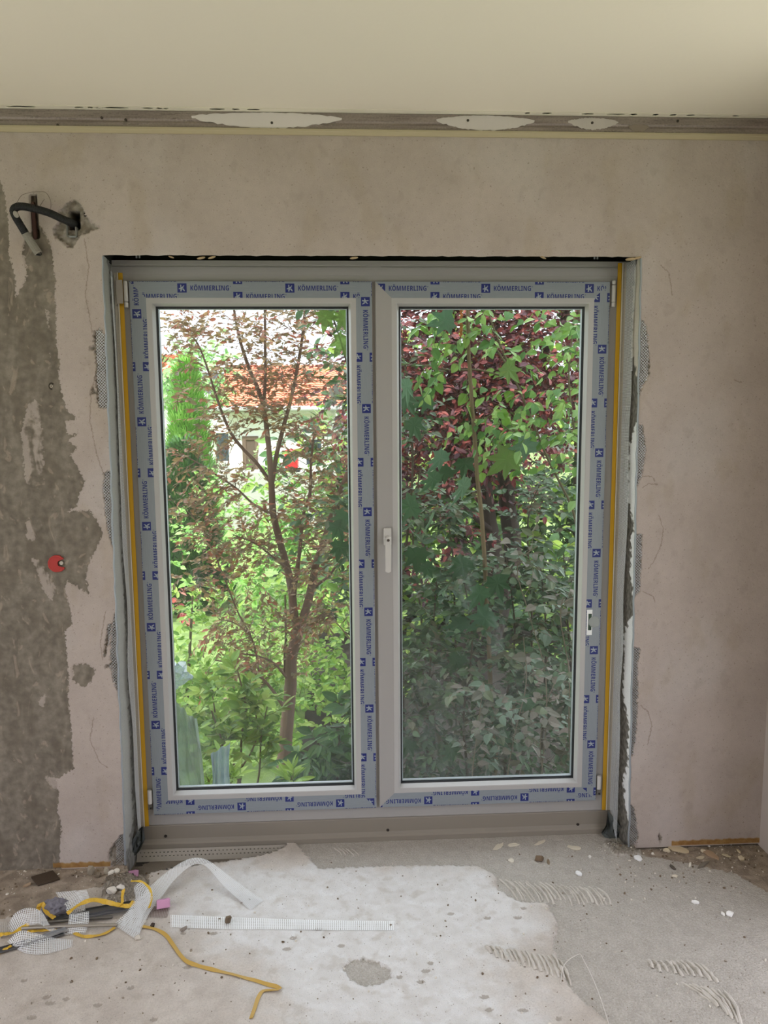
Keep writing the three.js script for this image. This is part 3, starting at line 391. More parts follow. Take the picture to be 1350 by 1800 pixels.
const floorMap = dataTexture(2048, 703, (i, j) => {
  const x = FX0 + (i + 0.5) / 2048 * (XR - FX0), z = FZ0 + (j + 0.5) / 703 * (FZ1 - FZ0);
  const [rough, dirt] = floorMask(x, z, 0.012, 40), light = paleSheenMask(x, z, 0.12, 5)[2], [hole, rubble] = holeMask(x, z, 0.012, 45);
  const wx = x + 0.016 * n2(x * 9, z * 9), wz = z + 0.016 * n2(x * 8 + 3, z * 9 + 6), big = fbm(x * 3 + 2, z * 3, 3), mid = fbm(wx * 14, wz * 14, 4), fine = fbm(x * 90, z * 90, 3), grit = n2(x * 300, z * 300);
  let c = lerp3(rgb(198, 189, 180), rgb(178, 168, 158), clamp(0.45 + 0.8 * big + 0.6 * mid));
  c = lerp3(c, lerp3(rgb(216, 214, 213), rgb(200, 196, 192), clamp(0.45 + mid * 0.6 + fine * 0.5)), 0.95 * smooth(0.0, 0.75, light + 0.22 * mid + 0.1 * fine));  // whitened by laitance and a painted window sheen
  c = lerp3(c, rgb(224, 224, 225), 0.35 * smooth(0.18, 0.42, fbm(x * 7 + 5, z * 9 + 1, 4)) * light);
  c = lerp3(c, rgb(160, 148, 134), 0.28 * smooth(0.2, 0.6, fbm(x * 8 + 3, z * 8 + 6, 4)));
  c = lerp3(c, lerp3(rgb(184, 178, 169), rgb(152, 146, 137), clamp(0.5 + 0.35 * mid + 1.3 * fine)), smooth(0.4, 0.6, rough) * 0.9);
  c = lerp3(c, rgb(186, 180, 172), 0.35 * smooth(0.1, 0.4, fine) * rough);
  c = lerp3(c, lerp3(rgb(156, 140, 122), rgb(122, 108, 93), clamp(0.5 + mid * 1.4)), 0.8 * smooth(0.3, 0.7, dirt + 0.4 * mid));
  c = lerp3(c, lerp3(rgb(92, 85, 74), rgb(130, 121, 108), clamp(0.5 + fine * 1.6)), smooth(0.2, 0.6, rubble) * 0.7);
  c = lerp3(c, rgb(98, 89, 77), smooth(0.35, 0.6, hole) * 0.75);
  for (let k = 0; k < pits.length; k++) { const d = Math.hypot((x - pits[k][0]) / (0.011 + 0.003 * (k % 3)), (z - pits[k][1]) / 0.009) + 0.4 * fine; if (d < 1) c = lerp3(c, rgb(146, 136, 125), 0.7 * smooth(1, 0.8, d)); }  // pits painted darker than the floor around them
  if (fbm(x * 120 + 5, z * 120, 2) > 0.55 - 0.05 * rough) c = lerp3(c, rgb(104, 92, 78), 0.6);                      // grit
  return c.map((v) => v * (1 + 0.05 * grit + 0.05 * fine));
});
const floorBump = dataTexture(1400, 480, (i, j) => { const x = FX0 + i / 1400 * (XR - FX0), z = FZ0 + j / 480 * (FZ1 - FZ0), r = floorMask(x, z)[0], v = 0.5 + (0.12 + 0.25 * r) * fbm(x * 110, z * 110, 3) + (0.05 + 0.12 * r) * n2(x * 290, z * 290); return [v, v, v]; }, false);
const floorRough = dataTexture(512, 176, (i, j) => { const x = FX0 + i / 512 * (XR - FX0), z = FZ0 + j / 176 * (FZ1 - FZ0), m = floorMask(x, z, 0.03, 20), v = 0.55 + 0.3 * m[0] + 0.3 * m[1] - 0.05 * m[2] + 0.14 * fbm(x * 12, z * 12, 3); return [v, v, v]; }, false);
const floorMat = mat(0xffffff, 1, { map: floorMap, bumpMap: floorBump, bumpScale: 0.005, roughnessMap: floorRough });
const floorUV = ([x, , z]) => [clamp((x - FX0) / (XR - FX0)), clamp((z - FZ0) / (FZ1 - FZ0))];
const floorAt = (x, z) => [x, floorHeight(x, z), z];
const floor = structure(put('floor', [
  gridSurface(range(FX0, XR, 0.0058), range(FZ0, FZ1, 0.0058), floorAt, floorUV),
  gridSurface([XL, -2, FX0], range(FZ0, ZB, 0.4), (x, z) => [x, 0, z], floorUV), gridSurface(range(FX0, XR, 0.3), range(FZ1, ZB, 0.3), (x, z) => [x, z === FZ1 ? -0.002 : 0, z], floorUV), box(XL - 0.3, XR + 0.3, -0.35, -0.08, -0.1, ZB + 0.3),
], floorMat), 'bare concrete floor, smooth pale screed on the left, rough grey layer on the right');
{ // combed adhesive left on the floor: every ridge a piece of its own
  const m = mat(0xc4bdb4, 0.9, { bumpMap: floorBump, bumpScale: 0.001 });
  const ridge = (pts, w, seed) => {
    const P = [], n = pts.length, rows = pts.map(([x, z], i) => { const a = pts[Math.max(0, i - 1)], b = pts[Math.min(n - 1, i + 1)], l = Math.hypot(b[0] - a[0], b[1] - a[1]), nx = -(b[1] - a[1]) / l, nz = (b[0] - a[0]) / l, y = floorHeight(x, z, false) - 0.0012, k = Math.sin(Math.PI * (i + 0.35) / (n - 0.3)) ** 0.5, ww = w * (0.75 + 0.5 * n2(i * 0.9 + seed, 2)), h = w * k * (1.25 + 0.5 * n2(i * 0.8, seed)); return [[-1, 0], [-0.6, 0.8], [0, 1], [0.6, 0.8], [1, 0]].map(([s, t]) => [x + nx * s * ww, y + t * h, z + nz * s * ww]); });
    for (let i = 0; i + 1 < n; i++) for (let k = 0; k < 4; k++) quad(P, rows[i][k], rows[i][k + 1], rows[i + 1][k + 1], rows[i + 1][k]);
    put('adhesive_ridge', fromTriangles(P), m, floor);
  };
  const r = rng(21), along = (a, b, bow, cut) => { const pts = []; for (let i = 0; i <= 7; i++) { const t = mix(cut[0], cut[1], i / 7); pts.push([mix(a[0], b[0], t) + bow * Math.sin(Math.PI * t) + 0.0016 * n2(i, a[0] * 50), mix(a[1], b[1], t)]); } return pts; };
  const field = (A0, A1, B0, B1, count, w, bow) => { for (let i = 0; i < count; i++) { const t = (i + 0.4 * (r() - 0.5)) / (count - 1), a = [mix(A0[0], A1[0], t), mix(A0[1], A1[1], t)], b = [mix(B0[0], B1[0], t), mix(B0[1], B1[1], t)]; ridge(along(a, b, bow * (0.4 + 1.2 * r()), [0.15 * r(), 0.82 + 0.3 * r()]), w * (0.8 + 0.45 * r()), i); } };
  field([0.563,0.154], [0.918,0.233], [0.607,0.305], [0.934,0.336], 22, 0.0058, 0.008);
  field([0.442,0.527], [0.665,0.589], [0.455,0.582], [0.675,0.706], 15, 0.0075, 0.004);
  field([0.956,0.613], [1.112,0.633], [0.956,0.669], [1.133,0.734], 10, 0.0075, 0.004);
  field([1.018,0.718], [1.131,0.761], [1.083,0.829], [1.119,0.891], 8, 0.0075, 0.006);
  field([-0.065,-0.093], [0.004,-0.085], [-0.033,-0.038], [0.036,-0.033], 5, 0.004, 0.003);
}

// ------------------------------------------------------------------ things on the floor
const onFloor = (x, z) => [x, floorHeight(x, z), z];
function flake(label, category, at, size, thick, color, seed, tilt = 0.15, name = 'plaster_flake', rough = 0.9) {
  const r = rng(seed), n = 9 + (seed % 4), o = [], [sx, sz] = size; for (let i = 0; i < n; i++) { const a = i / n * Math.PI * 2 + 0.3 * r(), k = 0.72 + 0.42 * r(); o.push([Math.cos(a) * sx * k, Math.sin(a) * sz * k]); }
  const g = new THREE.ExtrudeGeometry(new THREE.Shape(o.map((q) => new THREE.Vector2(...q))), { depth: thick, bevelEnabled: true, bevelSize: thick * 0.3, bevelThickness: thick * 0.3, bevelSegments: 1 }).rotateX(-Math.PI / 2), p = g.attributes.position;
  for (let i = 0; i < p.count; i++) p.setY(i, p.getY(i) + 0.0016 * n2(p.getX(i) * 70 + seed, p.getZ(i) * 70)); g.computeVertexNormals();
  const m = put(name, g, mat(color, rough, { bumpMap: floorBump, bumpScale: 0.0008 })); const [x, z] = at; m.position.set(x, floorHeight(x, z) + thick * 0.2 + tilt * sx * 0.3, z); m.rotation.set(tilt * (r() - 0.2), r() * 3, tilt * (r() - 0.5));
  return tag(m, label, category);
}
function stone(label, category, at, size, color, seed, name = 'stone', lift = 0) {
  const r = rng(seed), pts = []; for (let i = 0; i < 26; i++) { const v = V(r() - 0.5, r() - 0.5, r() - 0.5).normalize().multiplyScalar(0.8 + 0.25 * r()); pts.push(V(v.x * size[0], v.y * size[1], v.z * size[2])); }
  const g = new ConvexGeometry(pts); g.computeVertexNormals(); const m = put(name, toCreasedNormals(g, 0.45), mat(color, 0.92, { bumpMap: wallBump, bumpScale: 0.001 })); const [x, z] = at; m.position.set(x, floorHeight(x, z) + size[1] * 0.62 + lift, z);
  return tag(m, label, category);
}
stone('brown stone with a thin tail lying before the right half of the window', 'stone', [0.746,0.052], [0.021, 0.015, 0.014], 0x6f5d4a, 4);
flake('brown splinter pointing right beside the brown stone at the window', 'splinter', [0.779,0.066], [0.016, 0.005], 0.002, 0x83715c, 9, 0.05, 'splinter');
flake('small white plaster chip in front of the combed adhesive', 'plaster chip', [0.873,0.151], [0.011, 0.009], 0.006, 0xe9e9e8, 11, 0.3);
stone('white rounded plaster lump on the rough floor at the far right', 'plaster lump', [1.329,0.421], [0.018, 0.010, 0.013], 0xeceae6, 14, 'plaster_lump');
flake('tiny white chip touching the white rounded plaster lump', 'plaster chip', [1.305,0.416], [0.009, 0.005], 0.004, 0xe5e2dc, 17);
flake('white chip on the rough floor left of the white rounded lump', 'plaster chip', [1.237,0.351], [0.012, 0.006], 0.005, 0xeeece8, 18, 0.25);
flake('jagged white plaster flake below the right corner bead', 'plaster flake', [1.138,0.065], [0.022, 0.014], 0.004, 0xf0f0f0, 22, 0.35);
flake('long cream plaster flake at the skirting line right of the window', 'plaster flake', [1.329,0.017], [0.043, 0.02], 0.004, 0xc3b294, 25, 0.1);
flake('cream plaster crumb at the left end of the long cream flake', 'plaster crumb', [1.273,0.018], [0.012, 0.009], 0.006, 0xd0c3a8, 26);
flake('cream plaster flake near the right end of the sill', 'plaster flake', [0.911,-0.026], [0.027, 0.014], 0.003, 0xcfc6b3, 30);
flake('flat cream flake in front of the right pane, left one of a touching pair', 'plaster flake', [0.608,-0.058], [0.03, 0.011], 0.003, 0xcdc4b2, 33, 0.05);
flake('flat cream flake in front of the right pane, right one of a touching pair', 'plaster flake', [0.668,-0.063], [0.026, 0.009], 0.003, 0xd3cbb9, 34, 0.05);
flake('thin cream flake close under the sill right of the middle', 'plaster flake', [0.783,-0.072], [0.03, 0.007], 0.003, 0xcbc1ae, 35, 0.03);
flake('round cream flake lying alone right of the paired cream flakes', 'plaster flake', [0.637,0.045], [0.011, 0.012], 0.003, 0xd8d0c0, 36);
flake('pinkish beige plaster flake near the right room corner', 'plaster flake', [1.435,0.061], [0.034, 0.015], 0.005, 0xa48a70, 40, 0.12);
flake('small upright cream flake left of the pinkish beige flake', 'plaster flake', [1.415,0.035], [0.009, 0.008], 0.006, 0xd2c4a8, 41, 0.5);
flake('pale narrow flake before the pinkish beige flake', 'plaster flake', [1.385,0.077], [0.016, 0.007], 0.004, 0xbcae96, 42);
flake('cream lump with a pale tip in the right room corner', 'plaster lump', [1.542,0.091], [0.010, 0.009], 0.007, 0xd6c9ad, 43);
flake('thin cream sliver behind the lump in the right room corner', 'plaster sliver', [1.559,0.04], [0.014, 0.004], 0.003, 0xcdbf9f, 44);
flake('pale sliver right of the pinkish beige flake', 'plaster sliver', [1.494,0.068], [0.014, 0.005], 0.003, 0xbfb294, 45);
flake('white sliver beside the grey flake before the right wall', 'plaster sliver', [1.322,0.12], [0.014, 0.004], 0.003, 0xe6e1d4, 46, 0.3);
flake('dark grey mortar flake before the right wall', 'mortar flake', [1.248,0.134], [0.016, 0.006], 0.004, 0x5b5349, 47, 0.2, 'mortar_flake');
flake('long grey mortar flake near the right wall', 'mortar flake', [1.373,0.123], [0.036, 0.008], 0.004, 0x7b7266, 48, 0.08, 'mortar_flake');
flake('cream chip below the dark grey mortar flake', 'plaster chip', [1.233,0.189], [0.010, 0.006], 0.004, 0xd5ccba, 49);
flake('white chip on the rough floor nearest the skirting line right of the window', 'plaster chip', [0.953,0.038], [0.008, 0.005], 0.003, 0xe3e0da, 51);
// left heap
stone('pale grey mortar lump at the wall, largest of the row on the left', 'mortar lump', [-0.994,0.04], [0.017, 0.022, 0.014], 0x968c7c, 61, 'mortar_lump');
stone('brown grey mortar lump between the two pale lumps at the wall', 'mortar lump', [-0.958,0.061], [0.014, 0.012, 0.012], 0x776b5b, 62, 'mortar_lump');
stone('pale mortar lump nearest the window in the row at the left wall', 'mortar lump', [-0.933,0.044], [0.011, 0.018, 0.010], 0xa79d8c, 63, 'mortar_lump');
flake('white plaster crumb right of the mortar lumps at the left wall', 'plaster crumb', [-0.895,0.035], [0.008, 0.009], 0.008, 0xd9d2c4, 64, 0.5);
flake('white plaster crumb in front of the mortar lumps at the left wall', 'plaster crumb', [-0.905,0.075], [0.011, 0.006], 0.006, 0xded8cc, 65, 0.4);
stone('white plaster lump with a drip under it, in front of the perforated strip', 'plaster lump', [-0.798,0.041], [0.017, 0.012, 0.013], 0xe2ded4, 66, 'plaster_lump', 0.006);
stone('white crumbly plaster lump in the rubble, left of the mesh loop', 'plaster lump', [-0.869,0.189], [0.021, 0.014, 0.016], 0xd8d1c6, 67, 'plaster_lump', 0.002);
stone('white crumbly plaster lump in the rubble, touching the mesh loop', 'plaster lump', [-0.84,0.174], [0.017, 0.013, 0.013], 0xe3ddd4, 68, 'plaster_lump', 0.004);
flake('beige plaster flake on the brown dirt left of the square dark scrap', 'plaster flake', [-1.205,0.102], [0.014, 0.006], 0.004, 0xa58f76, 70);
stone('white pebble in front of the crumpled mesh', 'pebble', [-0.714,0.43], [0.014, 0.009, 0.010], 0xc9c1b6, 71, 'pebble');
stone('brown grey mortar block lying on the straight mesh strip', 'mortar block', [-0.423,0.363], [0.016, 0.017, 0.013], 0x6b5d4c, 74, 'mortar_block', 0.002);
stone('dark brown crumb beside the start of the long yellow tape', 'mortar crumb', [-0.678,0.368], [0.010, 0.008, 0.009], 0x3f342b, 75, 'mortar_crumb');
flake('grey mortar flake before the straight mesh strip', 'mortar flake', [-0.569,0.39], [0.013, 0.006], 0.004, 0x8b8177, 76, 0.1, 'mortar_flake');
{
  const g = rbox(0.078, 0.008, 0.062, 0.002, 2), p = g.attributes.position; for (let i = 0; i < p.count; i++) { const x = p.getX(i), z = p.getZ(i); p.setXYZ(i, x + 0.006 * n2(z * 40, 1) + z * 0.25, p.getY(i) + 0.003 * n2(x * 30, z * 30), z + 0.005 * n2(x * 40, 5)); } g.computeVertexNormals();
  const m = put('board_scrap', toCreasedNormals(g, 0.6), mat(0x4a3a29, 0.75, { bumpMap: wallBump, bumpScale: 0.002 })); const [x, z] = [-1.149,0.067]; m.position.set(x, floorHeight(x, z) + 0.009, z); m.rotation.set(0.12, 0.5, -0.08); tag(m, 'square dark brown scrap with a raised rim near the left wall', 'board scrap');
}
function foamBlock(label, at, s, turn, lift, mark) {
  const t = thing('foam_block', label, 'foam block', [at[0], floorHeight(...at) + lift, at[1]]); t.rotation.set(-0.5, turn, 0.12);
  const g = rbox(s * 1.25, s * 0.8, s, 0.003, 2), p = g.attributes.position; for (let i = 0; i < p.count; i++) p.setXYZ(i, p.getX(i) + 0.0015 * n2(p.getY(i) * 90, p.getZ(i) * 90), p.getY(i), p.getZ(i) + 0.0015 * n2(p.getX(i) * 80, 4)); g.computeVertexNormals();
  put('foam', g, mat(0xd9a0c4, 0.85, { bumpMap: wallBump, bumpScale: 0.001 }), t);
  if (mark) put('pencil_mark', [box(-0.008, 0.009, s * 0.4, s * 0.403, -0.003, 0.0), box(0.005, 0.008, s * 0.4, s * 0.403, -0.008, 0.004)].map((g2) => g2.rotateY(-0.5)), mat(0x5d4a68, 0.9), t);
  return t;
}
foamBlock('pink foam block with a dark mark, near the start of the long yellow tape', [-0.665,0.27], 0.036, 0.25, 0.018, true);
foamBlock('pink foam block wedged behind the foot of the left corner bead', [-0.85,0], 0.034, 0.6, 0.012, false);

// strips of mesh between two edges given as points in space
const curveOf = (pts) => new THREE.CatmullRomCurve3(pts.map((q) => V(...q)), false, 'centripetal');
function meshStrip(label, A, B, { pitch = 0.0062, lines = 9, color = 0xdedfdf, w = 0.0013, name = 'mesh_strip', skin = 0 } = {}) {
  const a = curveOf(A), b = curveOf(B), L = (a.getLength() + b.getLength()) / 2, n = Math.round(L / pitch), P = [], up = V(), d = V();
  const lift = (v) => v.setY(Math.max(v.y, floorHeight(v.x, v.z, false) + 0.0015)), at = (u, t) => lift(a.getPointAt(t).lerp(b.getPointAt(t), u));
  for (let i = 0; i <= n; i++) { const t = i / n, t0 = clamp(t - w / L / 1), t1 = clamp(t + w / L / 1); for (let k = 0; k < 4; k++) quad(P, at(k / 4, t0).toArray(), at((k + 1) / 4, t0).toArray(), at((k + 1) / 4, t1).toArray(), at(k / 4, t1).toArray()); }
  for (let k = 0; k <= lines; k++) { const u0 = clamp(k / lines - 0.014), u1 = clamp(k / lines + 0.014); for (let i = 0; i < n; i++) quad(P, at(u0, i / n).toArray(), at(u1, i / n).toArray(), at(u1, (i + 1) / n).toArray(), at(u0, (i + 1) / n).toArray()); }
  const m = put(name, fromTriangles(P), new THREE.MeshPhysicalMaterial({ color, roughness: 0.75, side: THREE.DoubleSide }));
  return tag(m, label, 'mesh strip');
}
meshStrip('straight white mesh strip lying flat across the middle of the floor', [[-0.63,0.004,0.313],[-0.428,0.003,0.337],[-0.189,0.003,0.364],[-0.031,0.003,0.38],[0.151,0.003,0.394]], [[-0.615,0.003,0.379],[-0.419,0.002,0.399],[-0.186,0.002,0.416],[-0.031,0.002,0.429],[0.146,0.002,0.44]], { lines: 4, pitch: 0.0072, w: 0.0023, color: 0xf6f7f7 });
meshStrip('white mesh strip arching off the floor, end pointing at the window front', [[-0.801,0.006,0.366],[-0.766,0.02,0.271],[-0.733,0.032,0.192],[-0.671,0.055,0.119],[-0.604,0.072,0.08],[-0.55,0.07,0.084],[-0.434,0.03,0.155],[-0.313,0.004,0.253]], [[-0.715,0.004,0.438],[-0.704,0.012,0.314],[-0.678,0.022,0.231],[-0.643,0.04,0.151],[-0.593,0.058,0.103],[-0.555,0.058,0.101],[-0.457,0.022,0.194],[-0.354,0.003,0.301]], { pitch: 0.0058, lines: 11 });
meshStrip('crumpled white mesh loop standing behind the pink foam block', [[-0.811,0.004,0.345],[-0.782,0.02,0.314],[-0.764,0.036,0.263],[-0.779,0.05,0.216],[-0.764,0.052,0.19],[-0.731,0.045,0.198]], [[-0.713,0.003,0.402],[-0.721,0.014,0.34],[-0.709,0.03,0.289],[-0.706,0.04,0.253],[-0.713,0.046,0.221],[-0.728,0.045,0.212]]);
meshStrip('white mesh arch at the left edge of the photograph', [[-1.179,0.004,0.34],[-1.164,0.03,0.311],[-1.116,0.05,0.312],[-1.067,0.046,0.328],[-1.018,0.02,0.372],[-0.954,0.004,0.395]], [[-1.144,0.003,0.381],[-1.115,0.018,0.366],[-1.079,0.028,0.371],[-1.052,0.028,0.373],[-1.022,0.012,0.384],[-0.961,0.003,0.396]]);
meshStrip('white mesh curl lying in front of the mesh arch on the left', [[-1.139,0.012,0.431],[-1.107,0.034,0.412],[-1.059,0.026,0.413],[-0.997,0.012,0.42],[-0.929,0.003,0.423]], [[-1.101,0.003,0.457],[-1.054,0.004,0.483],[-1.002,0.003,0.488],[-0.962,0.003,0.477],[-0.921,0.002,0.459]]);
meshStrip('folded white mesh piece standing up beside the grey fleece wad', [[-1.052,0.052,0.232],[-1.014,0.036,0.273],[-0.98,0.018,0.311]], [[-0.982,0.054,0.227],[-0.948,0.04,0.257],[-0.93,0.02,0.293]]);
meshStrip('white mesh flap leaning right of the folded mesh piece', [[-0.981,0.054,0.23],[-0.961,0.04,0.256],[-0.942,0.028,0.278]], [[-0.948,0.05,0.219],[-0.933,0.038,0.242],[-0.927,0.03,0.269]]);
meshStrip('white mesh piece hanging over the thin metal rod', [[-0.969,0.034,0.335],[-0.962,0.02,0.37],[-0.958,0.004,0.394]], [[-0.908,0.034,0.321],[-0.898,0.02,0.356],[-0.898,0.004,0.392]]);
meshStrip('grey mesh end at the very left edge of the photograph', [[-1.234,0.02,0.329],[-1.197,0.018,0.334],[-1.17,0.014,0.336]], [[-1.217,0.006,0.369],[-1.182,0.006,0.372],[-1.157,0.005,0.369]], { color: 0xb9b4ac });
meshStrip('flat brownish mesh piece under the pink foam block', [[-0.718,0.006,0.26],[-0.68,0.006,0.269],[-0.641,0.005,0.279]], [[-0.703,0.003,0.319],[-0.667,0.003,0.325],[-0.639,0.003,0.327]], { color: 0x8d7f78 });
// yellow tape
function tapeStrip(label, pts, width, twist = 0.3, seed = 1, color = 0xd3ab3a) {
  const c = curveOf(pts), n = Math.max(10, Math.round(c.getLength() / 0.008)), P = [], rows = [];
  for (let i = 0; i <= n; i++) { const t = i / n, p = c.getPointAt(t), d = c.getTangentAt(t), side = V(0, 1, 0).cross(d).normalize(), roll = twist * n2(t * 4, seed) + twist * 0.4; side.applyAxisAngle(d, roll); const ww = width * (0.5 + 0.08 * n2(t * 9, seed + 4)), base = Math.max(p.y, floorHeight(p.x, p.z, false) + 0.002 + Math.abs(side.y) * ww); p.y = base; const nn = d.clone().cross(side).setLength(0.0006); rows.push([p.clone().addScaledVector(side, ww).add(nn), p.clone().addScaledVector(side, -ww).add(nn), p.clone().addScaledVector(side, -ww).sub(nn), p.clone().addScaledVector(side, ww).sub(nn)].map((v) => v.toArray())); }
  for (let i = 0; i < n; i++) for (let k = 0; k < 4; k++) quad(P, rows[i][k], rows[i][(k + 1) % 4], rows[i + 1][(k + 1) % 4], rows[i + 1][k]);
  return tag(put('tape_strip', fromTriangles(P), mat(color, 0.5)), label, 'tape');
}
tapeStrip('long bent strand of yellow tape running across the pale floor', [[-0.715,0.006,0.371],[-0.667,0.004,0.386],[-0.626,0.003,0.417],[-0.589,0.003,0.467],[-0.551,0.003,0.523],[-0.52,0.003,0.557],[-0.46,0.002,0.585],[-0.384,0.002,0.612],[-0.309,0.002,0.644],[-0.258,0.002,0.669],[-0.222,0.003,0.684],[-0.216,0.006,0.695],[-0.242,0.004,0.693],[-0.269,0.003,0.695],[-0.279,0.002,0.716],[-0.286,0.002,0.761],[-0.292,0.002,0.802]], 0.0115, 0.5, 3, 0xbd9a4c);
tapeStrip('yellow tape draped over the metal strips left of the mesh loop', [[-0.982,0.03,0.322],[-0.95,0.04,0.289],[-0.911,0.045,0.273],[-0.866,0.04,0.278],[-0.82,0.035,0.29],[-0.776,0.03,0.292],[-0.767,0.03,0.267]], 0.016, 0.7, 5);
tapeStrip('short yellow tape spike standing up left of the mesh loop', [[-0.813,0.055,0.232],[-0.81,0.045,0.26],[-0.804,0.035,0.291],[-0.818,0.03,0.295]], 0.012, 0.9, 7);
tapeStrip('yellow tape lying over the top of the crumpled mesh loop', [[-0.801,0.052,0.18],[-0.768,0.052,0.183],[-0.737,0.05,0.206],[-0.717,0.045,0.233],[-0.707,0.035,0.265],[-0.709,0.02,0.294]], 0.008, 0.6, 8, 0xdab53f);
tapeStrip('yellow tape curl beside the grey fleece wad', [[-1.096,0.02,0.282],[-1.093,0.036,0.274],[-1.078,0.04,0.281],[-1.064,0.03,0.299],[-1.027,0.012,0.318]], 0.015, 0.9, 9);
tapeStrip('yellow tape end at the left edge of the photograph, upper one', [[-1.198,0.012,0.402],[-1.167,0.014,0.395],[-1.139,0.014,0.391],[-1.113,0.02,0.372],[-1.094,0.024,0.361]], 0.014, 0.5, 10);
tapeStrip('yellow tape end at the left edge of the photograph, lower one', [[-1.161,0.004,0.487],[-1.14,0.006,0.47],[-1.119,0.01,0.449]], 0.012, 0.4, 11);
tapeStrip('yellow tape curving below the thin metal rod', [[-0.936,0.006,0.393],[-0.896,0.004,0.41],[-0.859,0.004,0.409],[-0.828,0.005,0.398],[-0.805,0.006,0.372]], 0.011, 0.4, 12, 0xc7a243);
tapeStrip('yellow tape lying under the mesh arch on the left', [[-1.096,0.01,0.377],[-1.062,0.01,0.379],[-1.029,0.01,0.375],[-1,0.01,0.371]], 0.012, 0.5, 13);
// metal rods and strips
function rod(label, a, b, r, color, name = 'metal_rod') { const m = put(name, tube([a, [mix(a[0], b[0], 0.5), mix(a[1], b[1], 0.5) + 0.0015, mix(a[2], b[2], 0.5)], b], r, r, 10, 10), mat(color, 0.4, { metalness: 0.7 })); return tag(m, label, 'metal rod'); }
rod('thin bright metal rod ending at the crumpled mesh loop', [-1.112,0.018,0.375], [-0.802,0.012,0.368], 0.0055, 0xa29c94);
rod('grey metal rod just behind the thin bright rod', [-1.061,0.012,0.34], [-0.831,0.01,0.322], 0.005, 0x6d6a66);
function channel(label, a, b, w, color) { // a galvanised strip with upturned edges
  const A = V(...a), B = V(...b), d = B.clone().sub(A), L = d.length(), g = new THREE.ExtrudeGeometry(new THREE.Shape([[-w, 0.006], [-w + 0.0012, 0.006], [-w + 0.0016, 0.0012], [w - 0.0016, 0.0012], [w - 0.0012, 0.006], [w, 0.006], [w, 0], [-w, 0]].map((q) => new THREE.Vector2(...q))), { depth: L, bevelEnabled: false });
  const m = put('metal_channel', g, mat(color, 0.38, { metalness: 0.75 })); m.position.copy(A); m.lookAt(B); return tag(m, label, 'metal channel');
}
channel('dark galvanised channel at the left edge of the photograph', [-1.193,0.006,0.488], [-0.97,0.006,0.391], 0.013, 0x77787a);
channel('bright galvanised channel under the mesh curl on the left', [-1.08,0.016,0.454], [-0.962,0.012,0.382], 0.010, 0xb3b5b8);
channel('grey galvanised channel behind the folded mesh piece', [-1.051,0.008,0.317], [-0.78,0.008,0.253], 0.017, 0x6f706e);
channel('short galvanised channel under the draped yellow tape', [-0.92,0.016,0.325], [-0.764,0.014,0.282], 0.009, 0x85868a);
{ // wad of grey fleece
  const g = new THREE.IcosahedronGeometry(1, 5), p = g.attributes.position, v = V(); for (let i = 0; i < p.count; i++) { v.fromBufferAttribute(p, i).normalize(); const k = 1 + 0.22 * n3(v.x * 2.2, v.y * 2.2, v.z * 2.2) + 0.12 * Math.abs(n3(v.x * 5, v.y * 5, v.z * 5 + 3)); p.setXYZ(i, v.x * 0.042 * k, Math.max(-0.5, v.y) * 0.036 * k, v.z * 0.034 * k); } g.computeVertexNormals();
  const m = put('fleece_wad', g, mat(0x77747d, 0.9)); const [x, z] = [-1.039,0.275]; m.position.set(x, floorHeight(x, z) + 0.018, z); tag(m, 'crumpled grey fleece wad among the mesh pieces on the left', 'fleece wad');
}
tag(put('string', tube([[0.642,0.003,0.718],[0.669,0.004,0.652],[0.697,0.004,0.62],[0.723,0.006,0.606],[0.739,0.008,0.602],[0.743,0.005,0.627],[0.747,0.003,0.695],[0.744,0.003,0.789],[0.738,0.003,0.855],[0.734,0.003,0.896]], 0.0012, 0.0012, 6, 60), mat(0xd2cdc4, 0.8)), 'thin pale string lying in a bend on the rough floor at the front', 'string');
{ // crumbs nobody could count
  const r = rng(90), g = new THREE.IcosahedronGeometry(1, 0), n = 1500, im = new THREE.InstancedMesh(g, mat(0xffffff, 0.95), n), m = new THREE.Matrix4(), q = new THREE.Quaternion(), c = new THREE.Color();
  for (let i = 0; i < n; i++) {
    let x, z; const k = r(); if (k < 0.3) { x = mix(1.0, 1.65, r()); z = mix(-0.03, 0.35, r() * r()); } else if (k < 0.5) { x = mix(-1.3, -0.75, r()); z = mix(-0.02, 0.35, r() * r()); } else { x = mix(-1.4, 1.6, r()); z = mix(0, 0.95, r()); }
    const s = 0.001 + 0.0028 * r() ** 4; q.setFromEuler(new THREE.Euler(r() * 6, r() * 6, r() * 6)); m.compose(V(x, floorHeight(x, z) + s * 0.4, z), q, V(s * (1 + r()), s, s * (1 + r()))); im.setMatrixAt(i, m);
    c.setStyle(r() < 0.3 ? '#d9d2c6' : r() < 0.6 ? '#6d5d4b' : '#978c7e'); im.setColorAt(i, c);
  }
  im.name = 'grit'; im.castShadow = im.receiveShadow = true; scene.add(stuff(tag(im, 'scattered crumbs of plaster and mortar all over the floor', 'grit')));
}

